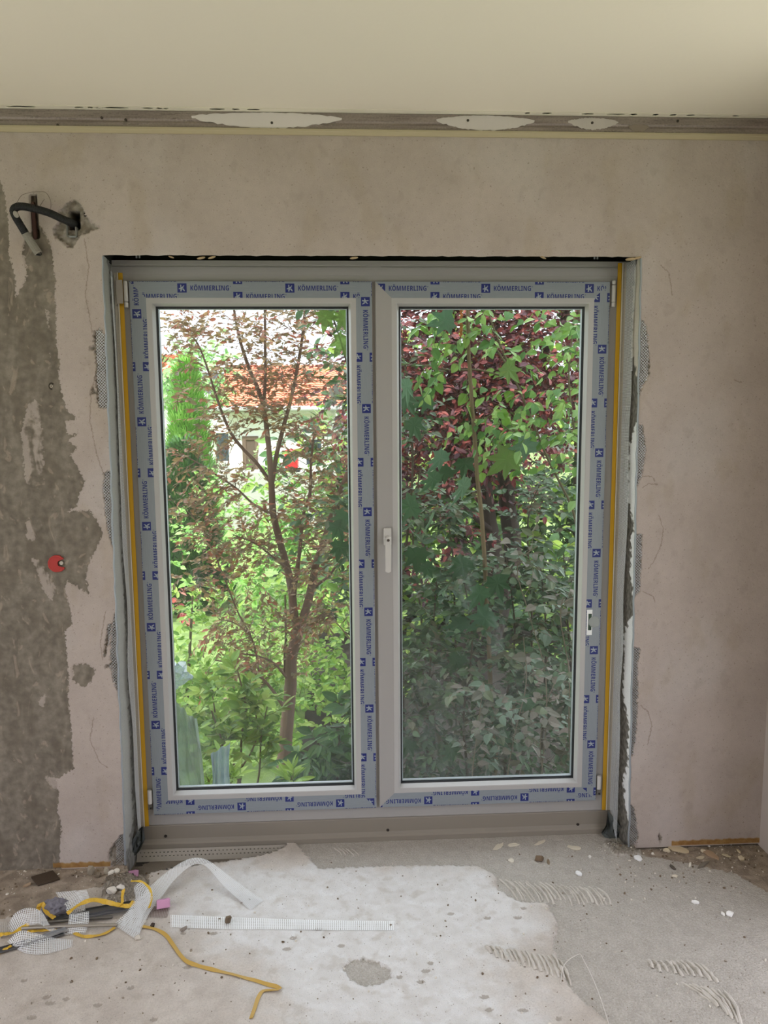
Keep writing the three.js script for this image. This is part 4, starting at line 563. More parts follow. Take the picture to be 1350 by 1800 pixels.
// ------------------------------------------------------------------ things on the wall
{
  const path = [[-0.946,2.422,-0.07],[-0.94,2.416,-0.02],[-0.946,2.416,0.012],[-0.967,2.423,0.03],[-1.003,2.438,0.045],[-1.044,2.448,0.055],[-1.08,2.454,0.06],[-1.1,2.453,0.062],[-1.115,2.443,0.06],[-1.114,2.427,0.055],[-1.102,2.397,0.042],[-1.087,2.364,0.028],[-1.072,2.335,0.02],[-1.056,2.307,0.016]];
  const c = curveOf(path), t = thing('conduit', 'black corrugated conduit bent out of a hole in the wall, end coated with plaster', 'conduit');
  const ribbed = (t0, t1, r) => { const pts = []; for (let i = 0; i <= 40; i++) pts.push(c.getPointAt(mix(t0, t1, i / 40))); const cc = new THREE.CatmullRomCurve3(pts), n = Math.round(cc.getLength() / 0.0009), g = new THREE.TubeGeometry(cc, n, 1, 14, false), p = g.attributes.position, q = V(), o = V(); for (let i = 0; i <= n; i++) { cc.getPointAt(i / n, o); const rr = r * (1 + 0.055 * Math.sin(i * 0.0009 / 0.0036 * Math.PI * 2)); for (let j = 0; j <= 14; j++) { const k = i * 15 + j; q.fromBufferAttribute(p, k).sub(o).multiplyScalar(rr).add(o); p.setXYZ(k, q.x, q.y, q.z); } } g.computeVertexNormals(); return g; };
  put('tube', ribbed(0, 0.86, 0.0128), mat(0x0a0b0c, 0.6), t); put('plastered_end', ribbed(0.82, 1, 0.0136), mat(0x8e8a80, 0.9), t).userData.label = 'grey plaster coated end';
  put('plaster_splash', new THREE.SphereGeometry(0.0085, 10, 8).scale(1, 1.5, 0.4).rotateZ(0.5).translate(-1.104,2.426,0.07), mat(0x9a958c, 0.9), t);
  put('inner_rim', new THREE.TorusGeometry(0.0105, 0.0022, 6, 16).rotateX(1.1).translate(-1.058,2.309,0.016), mat(0x2b2a28, 0.8), t);
  const s = thing('old_pipe', 'rusty half pipe left in a slot behind the black conduit', 'pipe'), half = new THREE.CylinderGeometry(0.0125, 0.0125, 0.15, 14, 6, true, Math.PI * 0.55, Math.PI * 0.95), hp = half.attributes.position;
  for (let i = 0; i < hp.count; i++) if (hp.getY(i) > 0.06) hp.setY(i, hp.getY(i) + 0.008 * n2(hp.getX(i) * 300, 2)); half.computeVertexNormals();
  s.position.set(-1.074,2.436,0); put('pipe_shell', half, mat(0x63564a, 0.85, { bumpMap: wallBump, bumpScale: 0.002 }), s); put('rusty_core', tube([[0.001, -0.07, -0.008], [0, 0, -0.006], [0.0, 0.045, -0.008]], 0.008, 0.007, 8), mat(0x4a2f27, 0.85), s);
  tag(put('wire', tube([[-1.121,2.48,0.012],[-1.104,2.503,0.012],[-1.076,2.513,0.012],[-1.049,2.516,0.012],[-1.022,2.514,0.012],[-1.008,2.492,0.012],[-1.006,2.469,0.012],[-1.012,2.452,0.012]], 0.0007, 0.0007, 5, 50), mat(0x5c5046, 0.6)), 'thin curved wire round the top of the rusty half pipe', 'wire');
  tag(put('wire', tube([[-1.047,2.466,0.01],[-1.036,2.481,0.01],[-1.028,2.492,0.01]], 0.0009, 0.0006, 5, 12), mat(0x5c5046, 0.6)), 'short straight wire end right of the rusty half pipe', 'wire');
  const box_ = thing('flush_box', 'broken grey socket box in the hole behind the conduit', 'socket box', [-0.94,2.39,0]);
  put('box_rim', [box(-0.022, 0.012, -0.02, -0.016, -0.03, -0.002), box(0.008, 0.013, -0.02, 0.012, -0.03, 0.001), box(-0.024, -0.019, -0.018, 0.02, -0.03, -0.003)], mat(0x6f6d68, 0.7), box_); put('metal_edge', box(-0.014, 0.01, -0.0225, -0.0205, -0.006, 0.001), zinc, box_);
}
{
  const t = thing('plastic_disc', 'broken round red plastic cap in the grey cement', 'plastic cap', [-1.064,1.204,0.002]), s = new THREE.Shape(), r = rng(8); const out = (a) => 0.031 + 0.0015 * n2(a * 5, 1);
  for (let i = 0; i <= 30; i++) { const a = mix(0.62, Math.PI * 2 - 0.5, i / 30); s[i ? 'lineTo' : 'moveTo'](Math.cos(a) * out(a), Math.sin(a) * out(a)); }
  for (const [x, y] of [[0.019, -0.013], [0.011, -0.012], [0.004, -0.008], [0.001, 0], [0.003, 0.008], [0.009, 0.012], [0.016, 0.015]]) s.lineTo(x + 0.002 * r(), y);
  s.closePath(); put('disc', new THREE.ExtrudeGeometry(s, { depth: 0.0025, bevelEnabled: true, bevelSize: 0.001, bevelThickness: 0.001, bevelSegments: 2 }), mat(0xa51f1a, 0.45), t);
  put('rim', new THREE.TorusGeometry(0.0295, 0.0018, 6, 40, 4.6).rotateZ(0.85).translate(0, 0, 0.003), mat(0xb4382f, 0.45), t);
  put('plug_hole', new THREE.CylinderGeometry(0.007, 0.007, 0.0015, 16).rotateX(Math.PI / 2).translate(0.016, 0.002, -0.001), mat(0xb5aca0, 0.9), t);
  const p = thing('wall_plug', 'small broken wall plug in a dark chipped ring on the cement', 'wall plug', [-1.047,1.851,0]);
  put('sleeve', new THREE.TorusGeometry(0.0042, 0.0017, 6, 14).translate(0, 0, -0.002), mat(0xb9b0a2, 0.8), p); put('chipped_ring', new THREE.TorusGeometry(0.0085, 0.0022, 5, 18, 4.4).rotateZ(0.6).scale(1, 1.25, 1).translate(0, 0, -0.004), mat(0x3d352d, 0.95), p);
}

// ------------------------------------------------------------------ the garden, a good metre below the floor
const GY = -1.1;
const grassMap = dataTexture(512, 512, (i, j) => { const m = fbm(i / 60, j / 60, 4), f = n2(i / 3, j / 3), c = lerp3(rgb(104, 126, 66), rgb(136, 156, 86), clamp(0.5 + m)); return c.map((v) => v * (1 + 0.16 * f)); });
grassMap.wrapS = grassMap.wrapT = THREE.RepeatWrapping; grassMap.repeat.set(40, 40);
structure(put('ground', new THREE.PlaneGeometry(90, 90, 1, 1).rotateX(-Math.PI / 2).translate(0, GY, -10), mat(0xffffff, 0.95, { map: grassMap })), 'lawn of the garden below the window');

structure(put('added_dark_bed', gridSurface(range(-0.4, 6, 0.2), range(-9, -0.42, 0.2), (x, z) => [x, GY + 0.05 + 0.05 * fbm(x * 2, z * 2, 3), z], () => [0, 0]), mat(0x30271f, 0.95)), 'dark soil added under the shrubs to deepen their shade');  // dark soil sheet put in so the ground between the shrubs looks shaded

// leaves: rows of three points with a folded midrib and a bend along the length; unit length along +y, face towards +z
function leafShape(width, tip = 0.42, fold = 0.10, bend = 0.12, rows = 5) {
  const P = [], row = (i) => { const t = i / rows, k = Math.sin(Math.PI * Math.pow(t, Math.log(0.5) / Math.log(tip))), w = width * 0.5 * Math.pow(Math.max(0, k), 0.85), z = -bend * t * t; return [[-w, t, z + fold * w * 2], [0, t, z], [w, t, z + fold * w * 2]]; };
  for (let i = 0; i < rows; i++) { const a = row(i), b = row(i + 1); quad(P, a[0], a[1], b[1], b[0]); quad(P, a[1], a[2], b[2], b[1]); }
  return fromTriangles(P);
}
function mapleShape() {
  const o = [[0, 0], [0.16, 0.03], [0.3, -0.06], [0.33, 0.12], [0.52, 0.22], [0.36, 0.32], [0.3, 0.38], [0.34, 0.5], [0.44, 0.72], [0.26, 0.66], [0.15, 0.56], [0.13, 0.74], [0, 1.04]], all = [...o, ...o.slice(1, -1).reverse().map(([x, y]) => [-x, y])];
  const P = [], z = ([x, y]) => -0.16 * y * y + 0.10 * Math.abs(x) - 0.25 * x * x, c = [0, 0.3], v = (q) => [q[0], q[1], z(q)];
  for (let i = 0; i < all.length; i++) P.push(...v(c), ...v(all[i]), ...v(all[(i + 1) % all.length]));
  return fromTriangles(P);
}
camera.updateMatrixWorld(); camera.updateProjectionMatrix();
const eye = camera.position.clone(), seen = V();
// where a point falls in the photograph's frame, to choose which leaves show largest
const inWindow = (p) => { seen.copy(p).project(camera); const x = 675 + seen.x * 675, y = 900 - seen.y * 900; return p.z < -0.2 && y > 525 && y < 1395 && ((x > 262 && x < 632) || (x > 688 && x < 1035)); };
function leafMaterial(color) { return new THREE.MeshPhysicalMaterial({ color, roughness: 0.62, transmission: 0.42, thickness: 0, side: THREE.DoubleSide, specularIntensity: 0.7 }); }
const whiteLeaf = new THREE.MeshPhysicalMaterial({ color: 0xffffff, roughness: 0.62, transmission: 0.42, thickness: 0, side: THREE.DoubleSide, specularIntensity: 0.7 });

// a plant: stems as given, twigs off the stems, leaves along the twigs; spots may add leaves by hand
function plant({ name, label, category, group, seed, stems = [], bark = 0x6b5a4c, shapes, size, colors, twigs = 0, twigLength = [0.2, 0.4], perTwig = 8, droop = 0.25, from = 0.2, spread = 0.6, flat = 0.7, spots = [], leafParts = 300, twigRadius = 0.0022, clusters = [], outward = 0.5, more = 1 }) {
  const r = rng(seed), root = thing(name, label, category, [0, 0, 0], group), barkMat = mat(bark, 0.9, { bumpMap: wallBump, bumpScale: 0.004 }), twigGeo = [], leaves = [];
  const rv = () => V(r() - 0.5, r() - 0.5, r() - 0.5).normalize();
  const leafAt = (p, d, k, nrm) => leaves.push({ p, d: d.clone().normalize(), n: nrm ?? V(0, 1, 0).multiplyScalar(flat).addScaledVector(rv(), 0.6).add(V(0, 0, 0.35)), s: mix(size[0], size[1], r()) * k, c: (r() * colors.length) | 0, g: (r() * shapes.length) | 0 });
  const twig = (base, dir, L) => {
    const pts = [base.clone()], d = dir.clone().normalize(); let p = base.clone();
    for (let i = 0; i < 4; i++) { d.addScaledVector(rv(), 0.28).add(V(0, -droop * 0.35, 0)).normalize(); p = p.clone().addScaledVector(d, L / 4); pts.push(p); }
    if (twigRadius > 0) twigGeo.push(tube(pts, twigRadius, twigRadius * 0.4, 3, 5, false));
    const c = new THREE.CatmullRomCurve3(pts);
    for (let i = 0; i < perTwig; i++) { const t = mix(0.15, 1, (i + r() * 0.6) / perTwig), q = c.getPoint(t), tan = c.getTangent(t), side = V(0, 1, 0).cross(tan).normalize().multiplyScalar(i % 2 ? 1 : -1); leafAt(q, tan.multiplyScalar(0.5 + 0.6 * t).addScaledVector(side, 0.8).addScaledVector(rv(), 0.5).add(V(0, -droop, 0)), 0.8 + 0.4 * r()); }
  };
  for (const st of stems) {
    const c = new THREE.CatmullRomCurve3(st.pts.map((q) => V(...q)), false, 'centripetal');
    put('stem', tube(st.pts, st.r[0], st.r[1], st.r[0] > 0.02 ? 12 : 7, st.pts.length * 6, true, 0.08), barkMat, root);
    const n = Math.round((st.twigs ?? twigs) * (st.k ?? 1) * more);
    for (let i = 0; i < n; i++) { const t = mix(st.from ?? from, 1, r()), p = c.getPoint(t), tan = c.getTangent(t), d = rv(); d.addScaledVector(tan, -d.dot(tan)).normalize().multiplyScalar(spread * 1.6).addScaledVector(tan, 0.5).add(V(0, 0.15, outward * r())); twig(p, d, mix(twigLength[0], twigLength[1], r())); }
  }
  for (const [x, y, z, rx, ry, rz, n] of clusters) for (let i = 0; i < n; i++) { const q = rv().multiplyScalar(Math.cbrt(0.15 + 0.85 * r())), p = V(x + q.x * rx, y + q.y * ry, z + q.z * rz); twig(p, q.clone().add(rv().multiplyScalar(0.6)).add(V(0, 0, outward)), mix(twigLength[0], twigLength[1], r())); }
  for (const [x, y, z, dx, dy, s, col, nx = 0, nz = 1] of spots) leaves.push({ p: V(x, y, z), d: V(dx, dy, 0.15 * (r() - 0.5)).normalize(), n: V(nx, 0.3, nz).addScaledVector(rv(), 0.3), s, c: col, g: (r() * shapes.length) | 0, keep: true });
  if (twigGeo.length) stuff(put('twigs', twigGeo, barkMat, root)).name = 'twig';
  const m = new THREE.Matrix4(), X = V(), Y = V(), Z = V();
  for (const l of leaves) { Y.copy(l.d); X.crossVectors(Y, l.n).normalize(); Z.crossVectors(X, Y); l.m = new THREE.Matrix4().makeBasis(X.clone().multiplyScalar(l.s), Y.clone().multiplyScalar(l.s), Z.clone().multiplyScalar(l.s)).setPosition(l.p); l.shows = inWindow(l.p) ? l.s / l.p.distanceTo(eye) : 0; if (l.keep) l.shows += 1; }
  leaves.sort((a, b) => b.shows - a.shows);
  const mats = colors.map(leafMaterial), own = leaves.filter((l) => l.shows > 0).slice(0, leafParts), rest = leaves.slice(own.length), col = new THREE.Color();
  for (const l of own) { const o = new THREE.Mesh(shapes[l.g], mats[l.c]); o.name = 'leaf'; o.castShadow = o.receiveShadow = true; l.m.decompose(o.position, o.quaternion, o.scale); root.add(o); }
  shapes.forEach((g, k) => {
    const some = rest.filter((l) => l.g === k); if (!some.length) return;
    const im = new THREE.InstancedMesh(g, whiteLeaf, some.length); im.name = 'foliage'; im.castShadow = im.receiveShadow = true;
    some.forEach((l, i) => { im.setMatrixAt(i, l.m); col.set(colors[l.c]); const b = 0.85 + 0.3 * r(); col.multiplyScalar(b); im.setColorAt(i, col); }); root.add(stuff(im));
  });
  return root;
}
const oval = leafShape(0.5), heart = leafShape(0.72, 0.34, 0.12, 0.2), lance = leafShape(0.26, 0.46, 0.14, 0.22), small = leafShape(0.48, 0.45, 0.14, 0.15, 3), maple = mapleShape();

// the bronze-leaved tree in front of the left leaf
plant({
  name: 'bronze_tree', label: 'many-stemmed tree with small bronze and olive leaves behind the left pane', category: 'tree', seed: 101, bark: 0x86695c, shapes: [small, lance], size: [0.032, 0.06],
  colors: [0xac7c66, 0x94805c, 0xb8986a, 0xa08c68, 0xbc7258, 0x8f8264, 0xc8a678, 0xa7906e], twigs: 16, twigLength: [0.16, 0.42], perTwig: 11, droop: 0.12, from: 0.3, more: 2.9, spread: 0.9, flat: 0.5,
  stems: [
    { pts: [[-0.531,-1.187,-2.9],[-0.485,-0.758,-2.9],[-0.435,-0.3,-2.9],[-0.422,-0.083,-2.9],[-0.365,0.114,-2.9]], r: [0.056, 0.042], twigs: 4, from: 0.5 },
    { pts: [[-0.366,0.096,-2.9],[-0.401,0.262,-2.9],[-0.412,0.412,-2.92],[-0.445,0.584,-2.95],[-0.504,0.826,-2.95],[-0.538,1.029,-2.9],[-0.537,1.184,-2.85]], r: [0.033, 0.024], twigs: 8 },
    { pts: [[-0.538,1.171,-2.85],[-0.54,1.398,-2.8],[-0.565,1.602,-2.9],[-0.589,1.811,-2.9],[-0.631,1.956,-2.9],[-0.695,2.104,-2.95],[-0.759,2.33,-2.95],[-0.793,2.587,-2.9]], r: [0.023, 0.008], twigs: 30 },
    { pts: [[-0.589,1.807,-2.9],[-0.571,1.997,-2.9],[-0.554,2.274,-2.8],[-0.545,2.584,-2.75]], r: [0.013, 0.008], twigs: 12 },
    { pts: [[-0.536,1.247,-2.85],[-0.497,1.457,-2.85],[-0.447,1.644,-2.85],[-0.38,1.871,-2.85],[-0.334,2.076,-2.85],[-0.292,2.299,-2.85],[-0.258,2.6,-2.85]], r: [0.018, 0.009], twigs: 30 },
    { pts: [[-0.54,1.247,-2.85],[-0.641,1.396,-2.85],[-0.737,1.501,-2.85],[-0.817,1.606,-2.85],[-0.878,1.751,-2.85],[-0.93,1.915,-2.85],[-0.988,2.119,-2.85],[-1.048,2.272,-2.85],[-1.156,2.4,-2.85]], r: [0.015, 0.005], twigs: 26 },
    { pts: [[-0.366,0.096,-2.9],[-0.306,0.282,-2.9],[-0.259,0.458,-2.9],[-0.218,0.653,-2.8],[-0.147,0.844,-2.8],[-0.075,1.083,-2.75],[0.011,1.295,-2.7],[0.112,1.54,-2.7]], r: [0.034, 0.016], twigs: 24 },
    { pts: [[-0.393,0.399,-2.88],[-0.368,0.574,-2.88],[-0.337,0.791,-2.88],[-0.312,1.007,-2.88],[-0.262,1.148,-2.88],[-0.245,1.411,-2.88],[-0.22,1.621,-2.88]], r: [0.018, 0.008], twigs: 22 },
    { pts: [[-0.52,1.02,-2.8],[-0.66,1.094,-2.8],[-0.793,1.221,-2.8],[-0.914,1.306,-2.8],[-1.054,1.403,-2.8],[-1.182,1.474,-2.8]], r: [0.010, 0.004], twigs: 20 },
    { pts: [[-0.434,0.613,-2.8],[-0.545,0.71,-2.8],[-0.668,0.81,-2.8],[-0.824,0.876,-2.8]], r: [0.010, 0.004], twigs: 12 },
    { pts: [[-0.484,-0.432,-2.75],[-0.565,-0.296,-2.75],[-0.66,-0.188,-2.75],[-0.785,-0.105,-2.75],[-0.981,-0.057,-2.75]], r: [0.014, 0.005], twigs: 10 },
    { pts: [[-0.461,-0.219,-2.8],[-0.557,-0.105,-2.8],[-0.692,-0.045,-2.8],[-0.84,-0.032,-2.8]], r: [0.011, 0.005], twigs: 8 },
    { pts: [[-0.656,-0.188,-2.75],[-0.684,0.024,-2.75],[-0.731,0.147,-2.75],[-0.862,0.236,-2.75],[-0.941,0.247,-2.75]], r: [0.010, 0.004], twigs: 10 },
    { pts: [[-0.708,0.148,-2.7],[-0.787,0.3,-2.7],[-0.893,0.599,-2.7],[-0.983,0.832,-2.7],[-1.071,0.999,-2.7],[-1.168,1.104,-2.7]], r: [0.007, 0.003], twigs: 20 },
    { pts: [[-0.233,0.435,-3],[-0.122,0.523,-3],[0.013,0.744,-3],[0.147,0.919,-3]], r: [0.012, 0.005], twigs: 10 },
    { pts: [[-0.482,-0.231,-2.9],[-0.478,-0.072,-2.9],[-0.464,0.152,-2.9],[-0.48,0.232,-2.9]], r: [0.008, 0.004], twigs: 3 },
    { pts: [[0.044,0.096,-2.6],[-0.053,0.226,-2.6],[-0.118,0.291,-2.6],[-0.2,0.335,-2.6]], r: [0.006, 0.003], twigs: 8 },
  ],
  clusters: [[-1.137,1.877,-2.9, 0.25, 0.3, 0.25, 16], [-0.86,2.315,-2.8, 0.4, 0.25, 0.3, 26], [-0.376,2.274,-2.8, 0.35, 0.3, 0.3, 34], [-0.058,1.787,-2.9, 0.25, 0.4, 0.3, 40], [-1.159,0.797,-2.8, 0.2, 0.3, 0.25, 24], [-0.806,0.556,-2.9, 0.3, 0.2, 0.3, 20], [-0.076,0.543,-2.9, 0.25, 0.35, 0.3, 40]],
});
// near shrubs below the left pane
plant({
  name: 'rhododendron', more: 1.5, label: 'rhododendron with whorls of lime green leaves at the lower left of the left pane', category: 'shrub', seed: 111, bark: 0x7a6148, shapes: [lance, oval], size: [0.075, 0.125], colors: [0x9dbb52, 0x86ab4a, 0xb9cf6a, 0x6f9440, 0xa9b85a], twigs: 9, twigLength: [0.08, 0.2], perTwig: 9, droop: -0.1, from: 0.45, spread: 0.7, flat: 0.9,
  stems: [
    { pts: [[-1.25, GY, -2.0], ...[[-0.983,-0.691,-1.9],[-0.948,-0.422,-1.9],[-0.988,-0.163,-1.9]]], r: [0.012, 0.005] }, { pts: [[-1.2, GY, -2.1], ...[[-0.903,-0.746,-2],[-0.819,-0.433,-2],[-0.883,-0.16,-2]]], r: [0.012, 0.005] }, { pts: [[-1.05, GY, -2.2], ...[[-0.759,-0.802,-2.1],[-0.708,-0.363,-2.1],[-0.676,-0.186,-2.1],[-0.721,0.07,-2.1]]], r: [0.012, 0.005] },
    { pts: [[-0.95, GY, -2.2], ...[[-0.745,-0.722,-2.1],[-0.798,-0.479,-2.1],[-0.857,-0.338,-2.1],[-0.902,-0.003,-2.1]]], r: [0.010, 0.004] }, { pts: [[-0.9, GY, -2.3], ...[[-0.645,-0.817,-2.2],[-0.587,-0.409,-2.2],[-0.543,-0.208,-2.2]]], r: [0.010, 0.004] }, { pts: [[-0.75, GY, -2.3], ...[[-0.75,-0.69,-2.2],[-0.668,-0.549,-2.2],[-0.618,-0.408,-2.2],[-0.654,-0.045,-2.2]]], r: [0.009, 0.004] },
  ],
});
plant({
  name: 'rhododendron', label: 'young rhododendron tips just outside the lower edge of the left pane', category: 'shrub', seed: 112, bark: 0x7a6148, shapes: [lance], size: [0.07, 0.1], colors: [0xa5c24e, 0xb7d06a, 0x8fb04a], twigs: 4, twigLength: [0.05, 0.1], perTwig: 9, droop: -0.15, from: 0.75, spread: 0.6, flat: 0.9,
  stems: [{ pts: [[-0.9, GY, -1.2], ...[[-0.736,-0.285,-1.1],[-0.75,-0.188,-1.1]]], r: [0.006, 0.003] }, { pts: [[-0.8, GY, -1.2], ...[[-0.627,-0.289,-1.1],[-0.635,-0.176,-1.1]]], r: [0.006, 0.003] }, { pts: [[-0.5, GY, -1.25], ...[[-0.314,-0.326,-1.15],[-0.311,-0.211,-1.15]]], r: [0.006, 0.003] }, { pts: [[-0.95, GY, -1.2], ...[[-0.696,-0.287,-1.1],[-0.728,-0.061,-1.1]]], r: [0.006, 0.003] }],
});
plant({
  name: 'rhododendron', more: 1.8, label: 'dark rhododendron with long drooping leaves at the foot of the bronze tree', category: 'shrub', seed: 113, bark: 0x5a4a3a, shapes: [lance, oval], size: [0.09, 0.14], colors: [0x4f7a45, 0x5f8a4a, 0x486d42, 0x75985a], twigs: 10, twigLength: [0.1, 0.22], perTwig: 8, droop: 0.25, from: 0.4, spread: 0.8, flat: 0.7,
  stems: [{ pts: [[-0.35, GY, -2.2], ...[[-0.247,-0.83,-2.2],[-0.201,-0.461,-2.2]]], r: [0.01, 0.004] }, { pts: [[-0.2, GY, -2.3], ...[[-0.09,-0.835,-2.2],[-0.06,-0.425,-2.2]]], r: [0.01, 0.004] }, { pts: [[-0.1, GY, -2.3], ...[[0.029,-0.848,-2.3],[0.005,-0.262,-2.3]]], r: [0.01, 0.004] }, { pts: [[-0.5, GY, -2.4], ...[[-0.338,-0.929,-2.4],[-0.292,-0.673,-2.4]]], r: [0.01, 0.004] }, { pts: [[-0.05, GY, -2.4], ...[[0.11,-0.851,-2.3],[0.117,-0.101,-2.3]]], r: [0.01, 0.004] }],
});
plant({
  name: 'lime_bush', label: 'broad bush of bright lime leaves behind the trunk of the bronze tree', category: 'bush', seed: 121, bark: 0x6b5d44, shapes: [oval, small], size: [0.05, 0.09], colors: [0x9cc04a, 0x86b046, 0xb3cf62, 0x76a044, 0xc2d878], twigs: 0, twigLength: [0.15, 0.35], perTwig: 10, droop: 0.05, flat: 0.9, leafParts: 300,
  stems: [{ pts: [[-1.6, GY, -4.6], [-1.5, 0.0, -4.6]], r: [0.02, 0.01] }, { pts: [[-0.6, GY, -4.6], [-0.6, 0.0, -4.6]], r: [0.02, 0.01] }],
  clusters: [[-1.482,-0.47,-4.6, 0.75, 0.4, 0.5, 110], [-1.005,-0.366,-4.6, 0.7, 0.6, 0.5, 90], [-0.142,-0.794,-4.6, 0.7, 0.8, 0.5, 150], [-0.709,-1.148,-4.2, 0.9, 0.5, 0.5, 150], [-1.429,-1.071,-4.2, 0.6, 0.5, 0.5, 110], [-0.133,-1.074,-3.6, 0.5, 0.4, 0.3, 90], [-0.972,-1.138,-3.4, 0.5, 0.25, 0.3, 70], [0.085,-0.472,-4.3, 0.3, 0.5, 0.3, 60]],
});
plant({
  name: 'light_green_bush', label: 'light green bush between the cypresses and the house', category: 'bush', seed: 122, bark: 0x6b5d44, shapes: [small], size: [0.07, 0.12], colors: [0x8fbf58, 0xa4cb6c, 0x79ad50, 0xb6d888], twigLength: [0.25, 0.5], perTwig: 10, droop: 0.1,
  stems: [{ pts: [[-2.3, GY, -8], [-2.3, 0.3, -8]], r: [0.03, 0.015] }],
  clusters: [[-1.334,0.407,-8, 1.0, 0.6, 0.6, 70], [-0.624,-0.093,-8, 1.2, 1.0, 0.6, 110], [-0.052,0.226,-8, 0.8, 1.4, 0.6, 90], [-1.718,-0.403,-8, 0.9, 0.8, 0.6, 60]],
});
plant({
  name: 'red_shrub', label: 'small shrub with red leaves at the left edge of the left pane', category: 'shrub', seed: 123, bark: 0x5b3a34, shapes: [small], size: [0.06, 0.09], colors: [0xa83a3a, 0xc25a4c, 0x8a2e34, 0xb97a6a], twigLength: [0.12, 0.25], perTwig: 8, stems: [{ pts: [[-2.6, GY, -6], ...[[-2.005,-0.416,-6]]], r: [0.012, 0.006] }], clusters: [[-2.018,-0.416,-6, 0.2, 0.16, 0.2, 16]],
});
// columnar cypresses: dense sprays of scale foliage
function cypress(label, seed, base, top, radius, colors) {
  const spray = (() => { const P = []; for (let k = -2; k <= 2; k++) { const a = k * 0.32, l = 1 - 0.14 * Math.abs(k), dx = Math.sin(a), dy = Math.cos(a); quad(P, [-0.05 + 0, 0, 0], [0.05, 0, 0], [dx * l + 0.045, dy * l, 0.05 * k], [dx * l - 0.045, dy * l, 0.05 * k]); } return fromTriangles(P); })();
  const r = rng(seed), root = thing('cypress', label, 'conifer', base), H = top - base[1], leaves = [], col = new THREE.Color();
  put('trunk', new THREE.CylinderGeometry(0.05, 0.14, H * 0.9, 10).translate(0, H * 0.45, 0), mat(0x5a4636, 0.9), root);
  for (let i = 0; i < 2600; i++) { const t = r(), a = r() * 6.283, R = radius * Math.pow(1 - t, 0.55) * (0.65 + 0.42 * r()) * (1 + 0.14 * n2(a * 1.5 + seed, t * 7)), d = V(Math.cos(a) * 0.55, 0.95, Math.sin(a) * 0.55).add(V(r() - 0.5, r() - 0.5, r() - 0.5).multiplyScalar(0.6)).normalize(), s = 0.14 + 0.13 * r(), y = d, x = V(-Math.sin(a), 0.2 * (r() - 0.5), Math.cos(a)).cross(y).normalize().cross(y).negate(), z = x.clone().cross(y); leaves.push([new THREE.Matrix4().makeBasis(x.multiplyScalar(s), y.clone().multiplyScalar(s), z.multiplyScalar(s)).setPosition(Math.cos(a) * R, t * H * 0.96, Math.sin(a) * R), colors[(r() * colors.length) | 0], Math.sin(a) * R - 0 + t * 0.2]); }
  const im = new THREE.InstancedMesh(spray, whiteLeaf, leaves.length); leaves.forEach(([m, c], i) => { im.setMatrixAt(i, m); col.set(c).multiplyScalar(0.8 + 0.4 * r()); im.setColorAt(i, col); }); im.name = 'foliage'; im.castShadow = im.receiveShadow = true; root.add(stuff(im));
}
cypress('dark green columnar cypress behind the left edge of the bronze tree', 131, [-2.341,-0.492,-8.5].map((v, i) => (i === 1 ? GY : v)), [-2.368,1.377,-8.5][1], 0.62, [0x4f7d3c, 0x3f6c38, 0x5d8c44, 0x355f36]);
cypress('tall bright green columnar cypress with a pointed top, left of the house', 132, [-2.539,0.176,-10].map((v, i) => (i === 1 ? GY : v)), [-2.59,2.711,-10][1], 0.58, [0x86bb4c, 0x9bcb5c, 0x74aa46, 0xa9d56e]);
// the plastic sheets hanging outside at the lower left corner
function sheet(label, corners, seed, color) {
  const P = [], [a, b, c, d] = corners.map((q) => V(...q)), n = 16, at = (u, v) => { const p = a.clone().lerp(b, u).lerp(d.clone().lerp(c, u), v); return [p.x + 0.01 * n2(v * 3 + seed, u * 2), p.y, p.z + 0.035 * n2(u * 3.1 + seed, v * 2.3) + 0.012 * n2(u * 9, v * 7 + seed)]; };
  for (let i = 0; i < n; i++) for (let j = 0; j < n; j++) quad(P, at(i / n, j / n), at((i + 1) / n, j / n), at((i + 1) / n, (j + 1) / n), at(i / n, (j + 1) / n));
  return tag(put('plastic_sheet', fromTriangles(P), new THREE.MeshPhysicalMaterial({ color, roughness: 0.35, transmission: 0.45, thickness: 0, side: THREE.DoubleSide })), label, 'plastic sheet');
}
sheet('pale blue plastic sheet bulging at the left edge of the left pane', [[-0.8,0.679,-0.42],[-0.71,0.684,-0.42],[-0.668,0.619,-0.42],[-0.769,0.54,-0.42]], 1, 0xd8e0e8);
sheet('greenish clear plastic sheet hanging outside the lower left corner of the left pane', [...[[-0.806,0.536,-0.42],[-0.663,0.428,-0.42]], [-0.55, -1.08, -0.55], [-1.05, -1.08, -0.5]], 3, 0xb4c2b8);
sheet('pale blue plastic corner sticking up behind the young rhododendron tips', [...[[-0.617,0.233,-0.5],[-0.534,0.269,-0.5]], [-0.6, -1.08, -0.8], [-0.75, -1.08, -0.7]], 5, 0xc4d0dc);

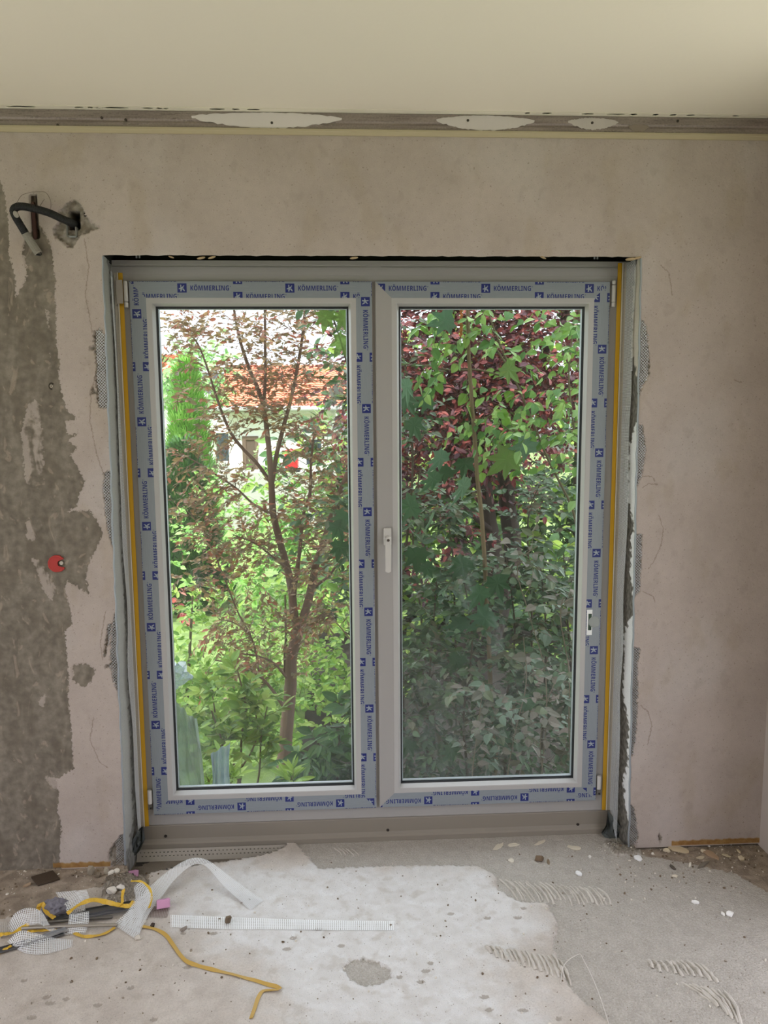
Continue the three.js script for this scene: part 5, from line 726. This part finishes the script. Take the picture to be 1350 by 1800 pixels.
// the houses
function roofTiles(w, slope, color, pitchX, rows, seed) { // tile courses: waves across, a step at every course
  const us = range(0, w, pitchX / 4), P = [], z = (u, k, low) => 0.03 * Math.abs(Math.sin(Math.PI * u / pitchX)) + (low ? 0.03 : 0.0) + 0.004 * n2(Math.floor(u / pitchX) * 3.1 + seed, k * 1.7);
  for (let k = 0; k < rows; k++) { const v0 = slope * k / rows, v1 = slope * (k + 1) / rows; for (let i = 0; i + 1 < us.length; i++) { const a = us[i], b = us[i + 1]; quad(P, [a, v0, z(a, k, 1)], [b, v0, z(b, k, 1)], [b, v1, z(b, k, 0)], [a, v1, z(a, k, 0)]); quad(P, [a, v0, z(a, k, 1)], [b, v0, z(b, k, 1)], [b, v0, z(b, k - 1, 0)], [a, v0, z(a, k - 1, 0)]); } }
  return fromTriangles(P);
}
function house(label, { x, z, w, depth, eave, ridge, wall, tile, windows, gutter }) {
  const t = thing('house', label, 'house', [x, GY, z]), e = eave - GY, rise = ridge - eave, run = depth / 2 + 0.5, slope = Math.hypot(rise, run);
  put('wall', prismX([[0, 0], [0, e], [-depth / 2, e + rise * 0.94], [-depth, e], [-depth, 0]], 0, w), mat(wall, 0.9), t);
  for (const side of [0, 1]) { const g = roofTiles(w + 0.8, slope, tile, 0.2, 20, side).rotateX(-Math.PI / 2 + Math.atan2(rise, run)); if (side) g.rotateY(Math.PI).translate(w + 0.4, e - 0.05, -depth - 0.5); else g.translate(-0.4, e - 0.05, 0.5); put('roof', g, mat(tile, 0.85), t); }
  const gt = put('gutter', new THREE.CylinderGeometry(0.09, 0.09, w + 0.8, 12, 1, false).rotateZ(Math.PI / 2).translate(w / 2, e - 0.06, 0.55), mat(gutter, 0.5), t);
  put('fascia', box(-0.4, w + 0.4, e - 0.2, e - 0.02, 0.3, 0.48), mat(0xdedad2, 0.7), t);
  for (const [a, b, c, d, kind] of windows) { const f = put(kind === 'door' ? 'door' : 'window', profileRing(a, b, c, d, [[-0.06, 0.01], [-0.06, 0.06], [0.05, 0.06], [0.07, 0.02]]), mat(kind === 'door' ? 0x6a5446 : 0xe8e4dc, 0.6), t); put('pane', box(a, b, c, d, 0.005, 0.02), mat(kind === 'door' ? 0x5d4a3e : 0x3c444c, kind === 'door' ? 0.6 : 0.15), f); }
  return t;
}
const hz = -21; const [hx0] = [-3.531,1.972,-21], [hx1] = [-0.24,1.95,-21], hEave = [-2.667,2.035,-21][1], hRidge = [-2.962,3.536,-24][1];
house('white house with an orange tiled roof behind the bronze tree', { x: hx0, z: hz, w: hx1 - hx0, depth: 6, eave: hEave, ridge: hRidge, wall: 0xf1eee8, tile: 0xcf8468, gutter: 0xb8b6b2, windows: [[0.48, 0.85, 0.2, 2.2, 'door'], [2.3, 2.9, 1.3, 2.2, 'window']] });
const [gx0] = [-7.345,2.692,-27], [gx1] = [-4.484,2.676,-27];
house('white house with a dark grey tiled roof at the left behind the cypresses', { x: gx0, z: -27, w: gx1 - gx0, depth: 7, eave: [-5.9,2.599,-27][1], ridge: [-6.556,3.628,-30.5][1], wall: 0xf1efec, tile: 0x5d5a5a, gutter: 0xc9c7c3, windows: [[0.7, 1.7, 1.1, 2.3, 'window'], [2.4, 3.2, 1.1, 2.3, 'window']] });
house('distant house with a brick red roof at the far left', { x: [-11.414,4.028,-40][0], z: -40, w: 2.2, depth: 5, eave: [-9.653,3.959,-40][1], ridge: [-10.162,5.374,-42.5][1], wall: 0xe8d8c8, tile: 0xb7583c, gutter: 0xb8b0a8, windows: [[0.5, 1.2, 1.2, 2.2, 'window']] });
{ // small white and red vehicle in front of the house
  const [vx, vy, vz] = [-1.449,0.443,-17], t = thing('vehicle', 'small white and red vehicle in front of the house with the orange roof', 'vehicle', [vx, GY, vz]), y = vy - GY;
  const lift = y - 0.1; put('platform', box(-1.6, 1.4, -0 + 0.0, lift, -0.9, 0.3), mat(0xa8a49c, 0.9), t);
  put('white_body', rbox(0.62, 0.46, 0.5, 0.05, 3).translate(-0.42, y + 0.18, 0), mat(0xf3f3f3, 0.35), t); put('red_body', rbox(0.34, 0.5, 0.5, 0.06, 3).translate(0.1, y + 0.22, 0), mat(0xc4262a, 0.35), t); put('windscreen', box(0.02, 0.2, y + 0.3, y + 0.42, 0.25, 0.256), mat(0x22282e, 0.1), t);
  put('bumper', rbox(0.4, 0.08, 0.54, 0.03, 2).translate(0.12, y - 0.06, 0.01), mat(0x1e1f22, 0.5), t); for (const x of [-0.55, 0.12]) put('wheel', new THREE.CylinderGeometry(0.085, 0.085, 0.08, 20).rotateX(Math.PI / 2).translate(x, y - 0.04, 0.24), mat(0x17181a, 0.7), t);
}
// trees and shrubs of the right pane
plant({
  name: 'plum_tree', more: 2.6, label: 'purple-leaved plum tree with dark trunks behind the shrubs of the right pane', category: 'tree', seed: 141, bark: 0x3c302c, shapes: [small, oval], size: [0.055, 0.09], colors: [0x7a2f34, 0x5c2630, 0x8f3d3a, 0x4a2430, 0xa2514a, 0x6a3a3c], twigs: 16, twigLength: [0.3, 0.7], perTwig: 11, droop: 0.15, from: 0.3, spread: 0.9, outward: 0.4,
  stems: [
    { pts: [[0.98, GY, -4.6], ...[[1.473,0.22,-4.6],[1.399,0.792,-4.6],[1.363,1.073,-4.6],[1.315,1.352,-4.6]]], r: [0.10, 0.075], twigs: 4, from: 0.6 }, { pts: [[1.316,1.325,-4.6],[1.257,1.684,-4.6],[1.144,2.12,-4.6],[1.021,2.655,-4.6],[0.911,3.128,-4.6]], r: [0.05, 0.02], twigs: 26 }, { pts: [[1.338,1.285,-4.6],[1.357,1.683,-4.6],[1.419,2.226,-4.6],[1.512,2.761,-4.6],[1.561,3.234,-4.6]], r: [0.045, 0.02], twigs: 26 },
    { pts: [[1.3, GY, -4.7], ...[[1.677,0.313,-4.7],[1.63,0.776,-4.7],[1.596,1.175,-4.7]]], r: [0.11, 0.08], twigs: 4, from: 0.6 }, { pts: [[1.608,1.13,-4.7],[1.743,1.679,-4.7],[1.932,2.231,-4.7],[2.202,2.774,-4.7],[2.361,3.15,-4.7]], r: [0.05, 0.02], twigs: 30 }, { pts: [[1.597,1.147,-4.7],[1.535,1.57,-4.7],[1.651,2.177,-4.7],[1.781,2.882,-4.7]], r: [0.04, 0.02], twigs: 26 }, { pts: [[1.317,1.027,-4.5],[1.011,1.469,-4.5],[0.737,1.956,-4.5],[0.55,2.486,-4.5],[0.473,2.954,-4.5]], r: [0.04, 0.015], twigs: 34 }, { pts: [[1.385,0.651,-4.4],[1.053,0.931,-4.4],[0.781,1.152,-4.4],[0.565,1.37,-4.4]], r: [0.03, 0.012], twigs: 18 },
  ],
  clusters: [[0.657,2.506,-4.2, 0.5, 0.6, 0.4, 200], [1.226,2.454,-4.2, 0.6, 0.6, 0.4, 200], [1.824,2.515,-4.3, 0.6, 0.6, 0.4, 220], [0.916,1.792,-4.2, 0.5, 0.4, 0.4, 160], [1.517,1.683,-4.3, 0.5, 0.4, 0.4, 120], [0.736,0.813,-4.5, 0.4, 0.6, 0.4, 90], [2.242,2.169,-4.6, 0.5, 0.7, 0.5, 80], [0.208,2.244,-4.8, 0.4, 0.6, 0.5, 50]],
});
const mapleSpots = [];
for (const [q, dx, dy, s, c, nx, nz] of [
  [[0.576,1.539,-1.5], -0.5, -0.8, 0.17, 0, 0.9, 0.5], [[0.537,1.417,-1.5], -0.55, -0.8, 0.16, 1, 0.9, 0.4], [[0.703,1.389,-1.5], -0.35, -0.9, 0.2, 0, 0.9, 0.35], [[0.952,1.531,-1.4], -0.7, -0.6, 0.2, 2, 0.4, 0.7], [[1.05,1.609,-1.4], -0.6, -0.75, 0.19, 0, 0.8, 0.4], [[0.496,1.201,-1.4], -0.3, -0.95, 0.14, 1, 0.9, 0.4], [[0.393,1.019,-1.3], 0, -1, 0.16, 3, 0, 1], [[0.431,0.93,-1.3], 0.5, -0.8, 0.1, 3, 0, 1],
  [[0.405,1.256,-1.35], -0.9, -0.35, 0.16, 1, 0.4, 0.6], [[0.7,0.92,-1.5], -0.4, -0.8, 0.18, 3, 0.2, 1], [[0.847,0.838,-1.4], 0.3, -0.9, 0.17, 3, 0.1, 1], [[0.695,0.566,-1.5], -0.55, -0.75, 0.18, 0, 0.6, 0.6], [[0.836,0.623,-1.4], -0.7, -0.6, 0.19, 0, 0.5, 0.7], [[0.764,0.795,-1.3], -0.4, -0.85, 0.16, 1, 0.5, 0.7], [[0.663,0.343,-1.5], -0.3, -0.9, 0.15, 3, 0.2, 1],
  [[0.621,2.272,-1.5], -0.9, -0.2, 0.16, 0, 0.4, 0.8], [[0.501,1.834,-1.5], -0.8, -0.4, 0.13, 1, 0.6, 0.6], [[0.331,1.936,-1.3], 0.2, -0.9, 0.15, 1, 0.5, 0.7], [[0.361,1.724,-1.3], 0.4, -0.8, 0.14, 3, 0.2, 1], [[0.317,1.864,-1.4], 0.5, -0.7, 0.15, 3, 0.2, 1], [[0.882,2.015,-1.4], 0.6, -0.6, 0.14, 2, 0.2, 0.9], [[1.047,0.131,-1.3], -0.7, -0.5, 0.12, 1, 0.4, 0.7], [[0.349,-0.085,-1.3], -0.3, -0.9, 0.14, 3, 0.2, 1], [[0.609,-0.127,-1.3], -0.5, -0.8, 0.13, 1, 0.3, 0.9], [[0.87,-0.067,-1.3], 0.4, -0.85, 0.14, 3, 0.2, 1],
  [[-0.004,2.278,-1.2], 0.3, -0.9, 0.13, 2, 0, 1], [[-0.077,2.278,-1.2], -0.2, -0.95, 0.12, 2, 0.2, 1], [[0.018,2.149,-1.2], -0.5, -0.8, 0.13, 2, 0.3, 0.8], [[-0.049,1.188,-1.2], 0.3, -0.9, 0.13, 3, 0.3, 0.9], [[0.011,1.232,-1.2], -0.5, -0.7, 0.12, 1, 0.2, 0.9], [[-0.021,1.08,-1.2], -0.2, -0.9, 0.12, 3, 0.2, 1],
]) mapleSpots.push([...q, dx, dy, s, c, nx, nz]);
const mapleRoot = plant({
  name: 'maple_sapling', label: 'maple sapling with a thin tan stem and large lobed leaves close to the right pane', category: 'tree', seed: 151, bark: 0x8c7458, shapes: [maple], size: [0.1, 0.17], colors: [0x5f8467, 0x4d7650, 0x739446, 0x365f38], twigs: 5, twigLength: [0.15, 0.3], perTwig: 2, droop: 0.8, from: 0.4, spread: 0.9, more: 0.25, twigRadius: 0.0025, spots: mapleSpots,
  stems: [{ pts: [[0.62, GY, -1.7], ...[[0.887,-0.526,-1.6],[0.866,0.129,-1.6],[0.841,0.623,-1.6],[0.802,1.172,-1.6],[0.78,1.34,-1.6],[0.762,1.573,-1.6],[0.74,1.835,-1.6],[0.722,2.093,-1.6],[0.714,2.348,-1.6],[0.712,2.567,-1.6]]], r: [0.017, 0.0105] }, { pts: [[0.1, GY, -1.4], ...[[0.155,-0.079,-1.3],[0.13,0.582,-1.3],[0.129,1.218,-1.3],[0.111,1.832,-1.3],[0.085,2.248,-1.3],[-0.002,2.423,-1.3]]], r: [0.012, 0.006], twigs: 8 }, { pts: [[0.136,1.117,-1.35],[0.058,1.166,-1.35],[-0.019,1.23,-1.35]], r: [0.004, 0.002], twigs: 3 }],
});
{ // dried orange seed tassel hanging beside the stem
  const r = rng(61), c = curveOf([[0.655,2.38,-1.56],[0.669,2.317,-1.56],[0.675,2.248,-1.56],[0.672,2.185,-1.56]]), g = []; for (let k = 0; k < 26; k++) { const p = c.getPointAt(k / 25); g.push(new THREE.SphereGeometry(0.007, 6, 4).scale(0.8 + 0.6 * r(), 1.5, 0.8).rotateZ(2 * (r() - 0.5)).translate(p.x + 0.012 * (r() - 0.5), p.y, p.z + 0.012 * (r() - 0.5))); }
  put('dried_tassel', g, mat(0xb5703a, 0.9), mapleRoot).userData.label = 'dried orange seed tassel';
}
plant({
  name: 'lilac', more: 1.7, label: 'lilac with bright backlit heart-shaped leaves at the right side of the right pane', category: 'shrub', seed: 152, bark: 0x7f7057, shapes: [heart, oval], size: [0.045, 0.075], colors: [0x8fb950, 0x78a648, 0xa6c868, 0x5f8f46, 0x94b86a], twigs: 18, twigLength: [0.2, 0.42], perTwig: 7, droop: 0.55, from: 0.35, spread: 0.8,
  stems: [
    { pts: [[1.55, GY, -1.6], ...[[1.445,0.47,-1.6],[1.352,1.164,-1.6],[1.27,1.334,-1.6],[1.182,1.503,-1.6],[1.105,1.685,-1.6],[1.025,1.866,-1.6],[0.923,2.093,-1.6],[0.845,2.284,-1.6],[0.797,2.505,-1.6]]], r: [0.012, 0.005], k: 0.8 }, { pts: [[1.6, GY, -1.5], ...[[1.464,0.498,-1.5],[1.392,1.309,-1.5],[1.318,1.636,-1.5],[1.277,1.957,-1.5],[1.302,2.272,-1.5]]], r: [0.012, 0.005], k: 1.3 }, { pts: [[1.7, GY, -1.8], ...[[1.599,1.136,-1.8],[1.509,1.835,-1.8],[1.427,2.309,-1.8],[1.352,2.573,-1.8]]], r: [0.012, 0.005] }, { pts: [[1.175,1.503,-1.6],[1.046,1.603,-1.6],[0.911,1.687,-1.6],[0.837,1.785,-1.6]], r: [0.005, 0.0025], twigs: 8 }, { pts: [[0.961,2.035,-1.7],[0.858,2.166,-1.7],[0.657,2.248,-1.7],[0.523,2.297,-1.7]], r: [0.006, 0.003], twigs: 5 }, { pts: [[0.928,1.969,-1.7],[0.793,2.002,-1.7],[0.624,2.003,-1.7],[0.44,2.037,-1.7]], r: [0.006, 0.003], twigs: 5 },
  ],
});
plant({
  name: 'hazel', more: 2, label: 'small-leaved green shrub between the two window leaves and the left side of the right pane', category: 'shrub', seed: 153, bark: 0x5e5040, shapes: [oval, small], size: [0.045, 0.075], colors: [0x4b6e3f, 0x5c7e46, 0x40603a, 0x6f8b4f, 0x7a8468], twigs: 22, twigLength: [0.18, 0.4], perTwig: 8, droop: 0.3, from: 0.25, spread: 0.8,
  stems: [{ pts: [[0.1, GY, -2.2], ...[[0.299,-0.757,-2.1],[0.343,0.356,-2.1],[0.402,0.928,-2.1],[0.441,1.375,-2.1],[0.424,1.849,-2.1],[0.353,2.276,-2.1]]], r: [0.014, 0.005] }, { pts: [[0.2, GY, -2.1], ...[[0.56,-0.516,-2],[0.507,0.189,-2],[0.47,0.607,-2],[0.431,1.054,-2],[0.486,1.417,-2]]], r: [0.012, 0.005] }, { pts: [[0.0, GY, -2.3], ...[[0.209,-0.473,-2.2],[0.161,0.723,-2.2],[0.131,1.483,-2.2],[0.027,2.072,-2.2],[-0.077,2.43,-2.2]]], r: [0.014, 0.005], k: 1.2 }, { pts: [[0.0, GY, -2.3], ...[[0.18,0.722,-2.2],[0.05,0.917,-2.2],[-0.06,1.185,-2.2]]], r: [0.01, 0.004], k: 0.6 }],
});
plant({
  name: 'privet', more: 2.4, label: 'dense dark green shrub filling the lower half of the right pane', category: 'shrub', seed: 154, bark: 0x5a4c3e, shapes: [oval, small], size: [0.045, 0.078], colors: [0x43623c, 0x4f6e44, 0x385436, 0x5d784d, 0x6d7f60, 0x767159], twigs: 30, twigLength: [0.18, 0.4], perTwig: 8, droop: 0.2, from: 0.2, spread: 0.9,
  stems: [{ pts: [[0.35, GY, -1.8], ...[[0.487,-0.626,-1.75],[0.502,-0.1,-1.75],[0.53,0.376,-1.75],[0.565,0.806,-1.75]]], r: [0.012, 0.004] }, { pts: [[0.6, GY, -1.7], ...[[0.725,-0.557,-1.6],[0.704,-0.082,-1.6],[0.753,0.38,-1.6],[0.699,0.799,-1.6]]], r: [0.012, 0.004] }, { pts: [[0.9, GY, -1.8], ...[[0.976,-0.617,-1.7],[0.987,-0.056,-1.7],[1.034,0.416,-1.7],[0.976,0.879,-1.7]]], r: [0.012, 0.004] }, { pts: [[1.2, GY, -1.7], ...[[1.186,-0.573,-1.6],[1.194,-0.06,-1.6],[1.203,0.405,-1.6],[1.16,0.859,-1.6]]], r: [0.012, 0.004] }, { pts: [[1.5, GY, -1.8], ...[[1.469,-0.633,-1.7],[1.419,-0.105,-1.7],[1.372,0.372,-1.7],[1.324,0.943,-1.7]]], r: [0.012, 0.004] }, { pts: [[0.2, GY, -1.8], ...[[0.31,-0.594,-1.7],[0.348,-0.112,-1.7],[0.315,0.288,-1.7]]], r: [0.012, 0.004] }, { pts: [[1.1, GY, -2.3], ...[[1.239,-0.504,-2.2],[1.265,0.308,-2.2],[1.233,1.092,-2.2],[1.307,1.282,-2.2]]], r: [0.014, 0.004] }, { pts: [[0.7, GY, -2.3], ...[[0.741,-0.489,-2.2],[0.737,0.319,-2.2],[0.696,0.984,-2.2],[0.62,1.176,-2.2]]], r: [0.014, 0.004] }],
  clusters: [[0.464,-0.345,-1.8, 0.25, 0.25, 0.2, 26], [0.792,-0.393,-1.8, 0.25, 0.25, 0.2, 26], [1.123,-0.365,-1.8, 0.25, 0.25, 0.2, 26], [1.415,-0.221,-1.8, 0.25, 0.3, 0.2, 26], [0.548,0.106,-1.9, 0.25, 0.3, 0.2, 22], [0.991,0.095,-1.9, 0.25, 0.3, 0.2, 22], [1.378,0.276,-1.9, 0.25, 0.3, 0.2, 22]],
});
plant({
  name: 'snowberry', more: 1.3, label: 'shrub with sparse grey-green and brownish leaves nearest the lower right of the right pane', category: 'shrub', seed: 155, bark: 0x8a7a68, shapes: [oval, heart], size: [0.045, 0.075], colors: [0x7a8c78, 0x847f71, 0x6a7f67, 0x908478, 0x737d5c], twigs: 9, twigLength: [0.15, 0.32], perTwig: 6, droop: 0.3, from: 0.35, spread: 0.7,
  stems: [{ pts: [[1.05, GY, -1.1], ...[[1.055,-0.288,-1.05],[1.034,0.003,-1.05],[1.061,0.194,-1.05],[1.105,0.319,-1.05]]], r: [0.006, 0.0025] }, { pts: [[1.1, GY, -1.0], ...[[1.196,-0.268,-1],[1.173,0.084,-1],[1.166,0.397,-1],[1.113,0.705,-1],[1.126,0.795,-1]]], r: [0.006, 0.0025] }, { pts: [[0.9, GY, -1.1], ...[[0.863,-0.307,-1.1],[0.906,0.018,-1.1],[0.964,0.304,-1.1],[0.945,0.557,-1.1]]], r: [0.006, 0.0025] }, { pts: [[0.8, GY, -1.2], ...[[0.692,-0.352,-1.2],[0.721,0.013,-1.2],[0.751,0.274,-1.2]]], r: [0.006, 0.0025] }, { pts: [[1.0, GY, -1.2], ...[[1.1,0.265,-1.2],[0.998,0.655,-1.2],[0.931,0.94,-1.2],[1.038,1.032,-1.2]]], r: [0.005, 0.0025] }],
});
// what closes the view behind
plant({
  name: 'hedge', label: 'tall dark hedge closing the garden behind the plum tree', category: 'hedge', seed: 161, bark: 0x3c3228, shapes: [oval], size: [0.14, 0.24], colors: [0x3f5f36, 0x4d7040, 0x34502f, 0x6f9040, 0x8fae4c, 0xa8c254], twigLength: [0.4, 0.8], perTwig: 9, droop: 0.2, leafParts: 300, twigRadius: 0.006,
  stems: [{ pts: [[0.8, GY, -7.5], [0.8, 2.5, -7.5]], r: [0.1, 0.04] }, { pts: [[3.2, GY, -7.5], [3.2, 2.5, -7.5]], r: [0.1, 0.04] }],
  clusters: [[1.0, -0.2, -7.5, 1.1, 1.0, 0.6, 150], [1.0, 1.2, -7.6, 1.1, 1.0, 0.6, 150], [2.6, -0.2, -7.5, 1.3, 1.0, 0.6, 150], [2.6, 1.2, -7.6, 1.3, 1.1, 0.6, 150], [1.8, -0.7, -6.4, 2.0, 0.5, 0.5, 130], [4.2, 0.8, -7.5, 1.3, 1.6, 0.6, 90], [1.0, 2.6, -7.8, 1.1, 0.9, 0.6, 60], [2.8, 2.7, -7.8, 1.3, 1.0, 0.6, 60], [-0.1, 0.4, -7.7, 0.7, 1.4, 0.6, 60]],
});
plant({
  name: 'hedge', label: 'long green hedge along the left side of the garden, beyond the left pane', category: 'hedge', seed: 163, bark: 0x3c3228, shapes: [oval], size: [0.16, 0.26], colors: [0x5d8446, 0x6f9a50, 0x4d7040, 0x86ac5c], twigLength: [0.5, 0.9], perTwig: 9, droop: 0.2, twigRadius: 0.006,
  stems: [{ pts: [[-7.5, GY, -9], [-7.5, 1.2, -9]], r: [0.08, 0.03] }, { pts: [[-10.5, GY, -8], [-10.5, 1.2, -8]], r: [0.08, 0.03] }],
  clusters: [[-5.6, 0, -10, 1.2, 1.3, 0.8, 80], [-7.5, 0, -9.3, 1.4, 1.4, 0.8, 110], [-9.6, 0, -8.4, 1.4, 1.4, 0.8, 110], [-11.8, 0, -7.2, 1.5, 1.5, 0.8, 110]],
});
plant({
  name: 'broadleaf_tree', label: 'pale green broad-leaved tree above the dark grey roof', category: 'tree', seed: 162, bark: 0x5a5048, shapes: [oval], size: [0.16, 0.26], colors: [0x9cc47a, 0xb3d494, 0x84b268], twigLength: [0.5, 0.9], perTwig: 9, stems: [{ pts: [[-7.0, GY, -18], [-6.9, 2.2, -18]], r: [0.14, 0.08] }], clusters: [[-3.876,2.918,-18, 0.9, 0.6, 0.7, 60], [-4.555,2.668,-18, 0.6, 0.5, 0.6, 30]], twigRadius: 0.008,
});
renderer.render(scene, camera);
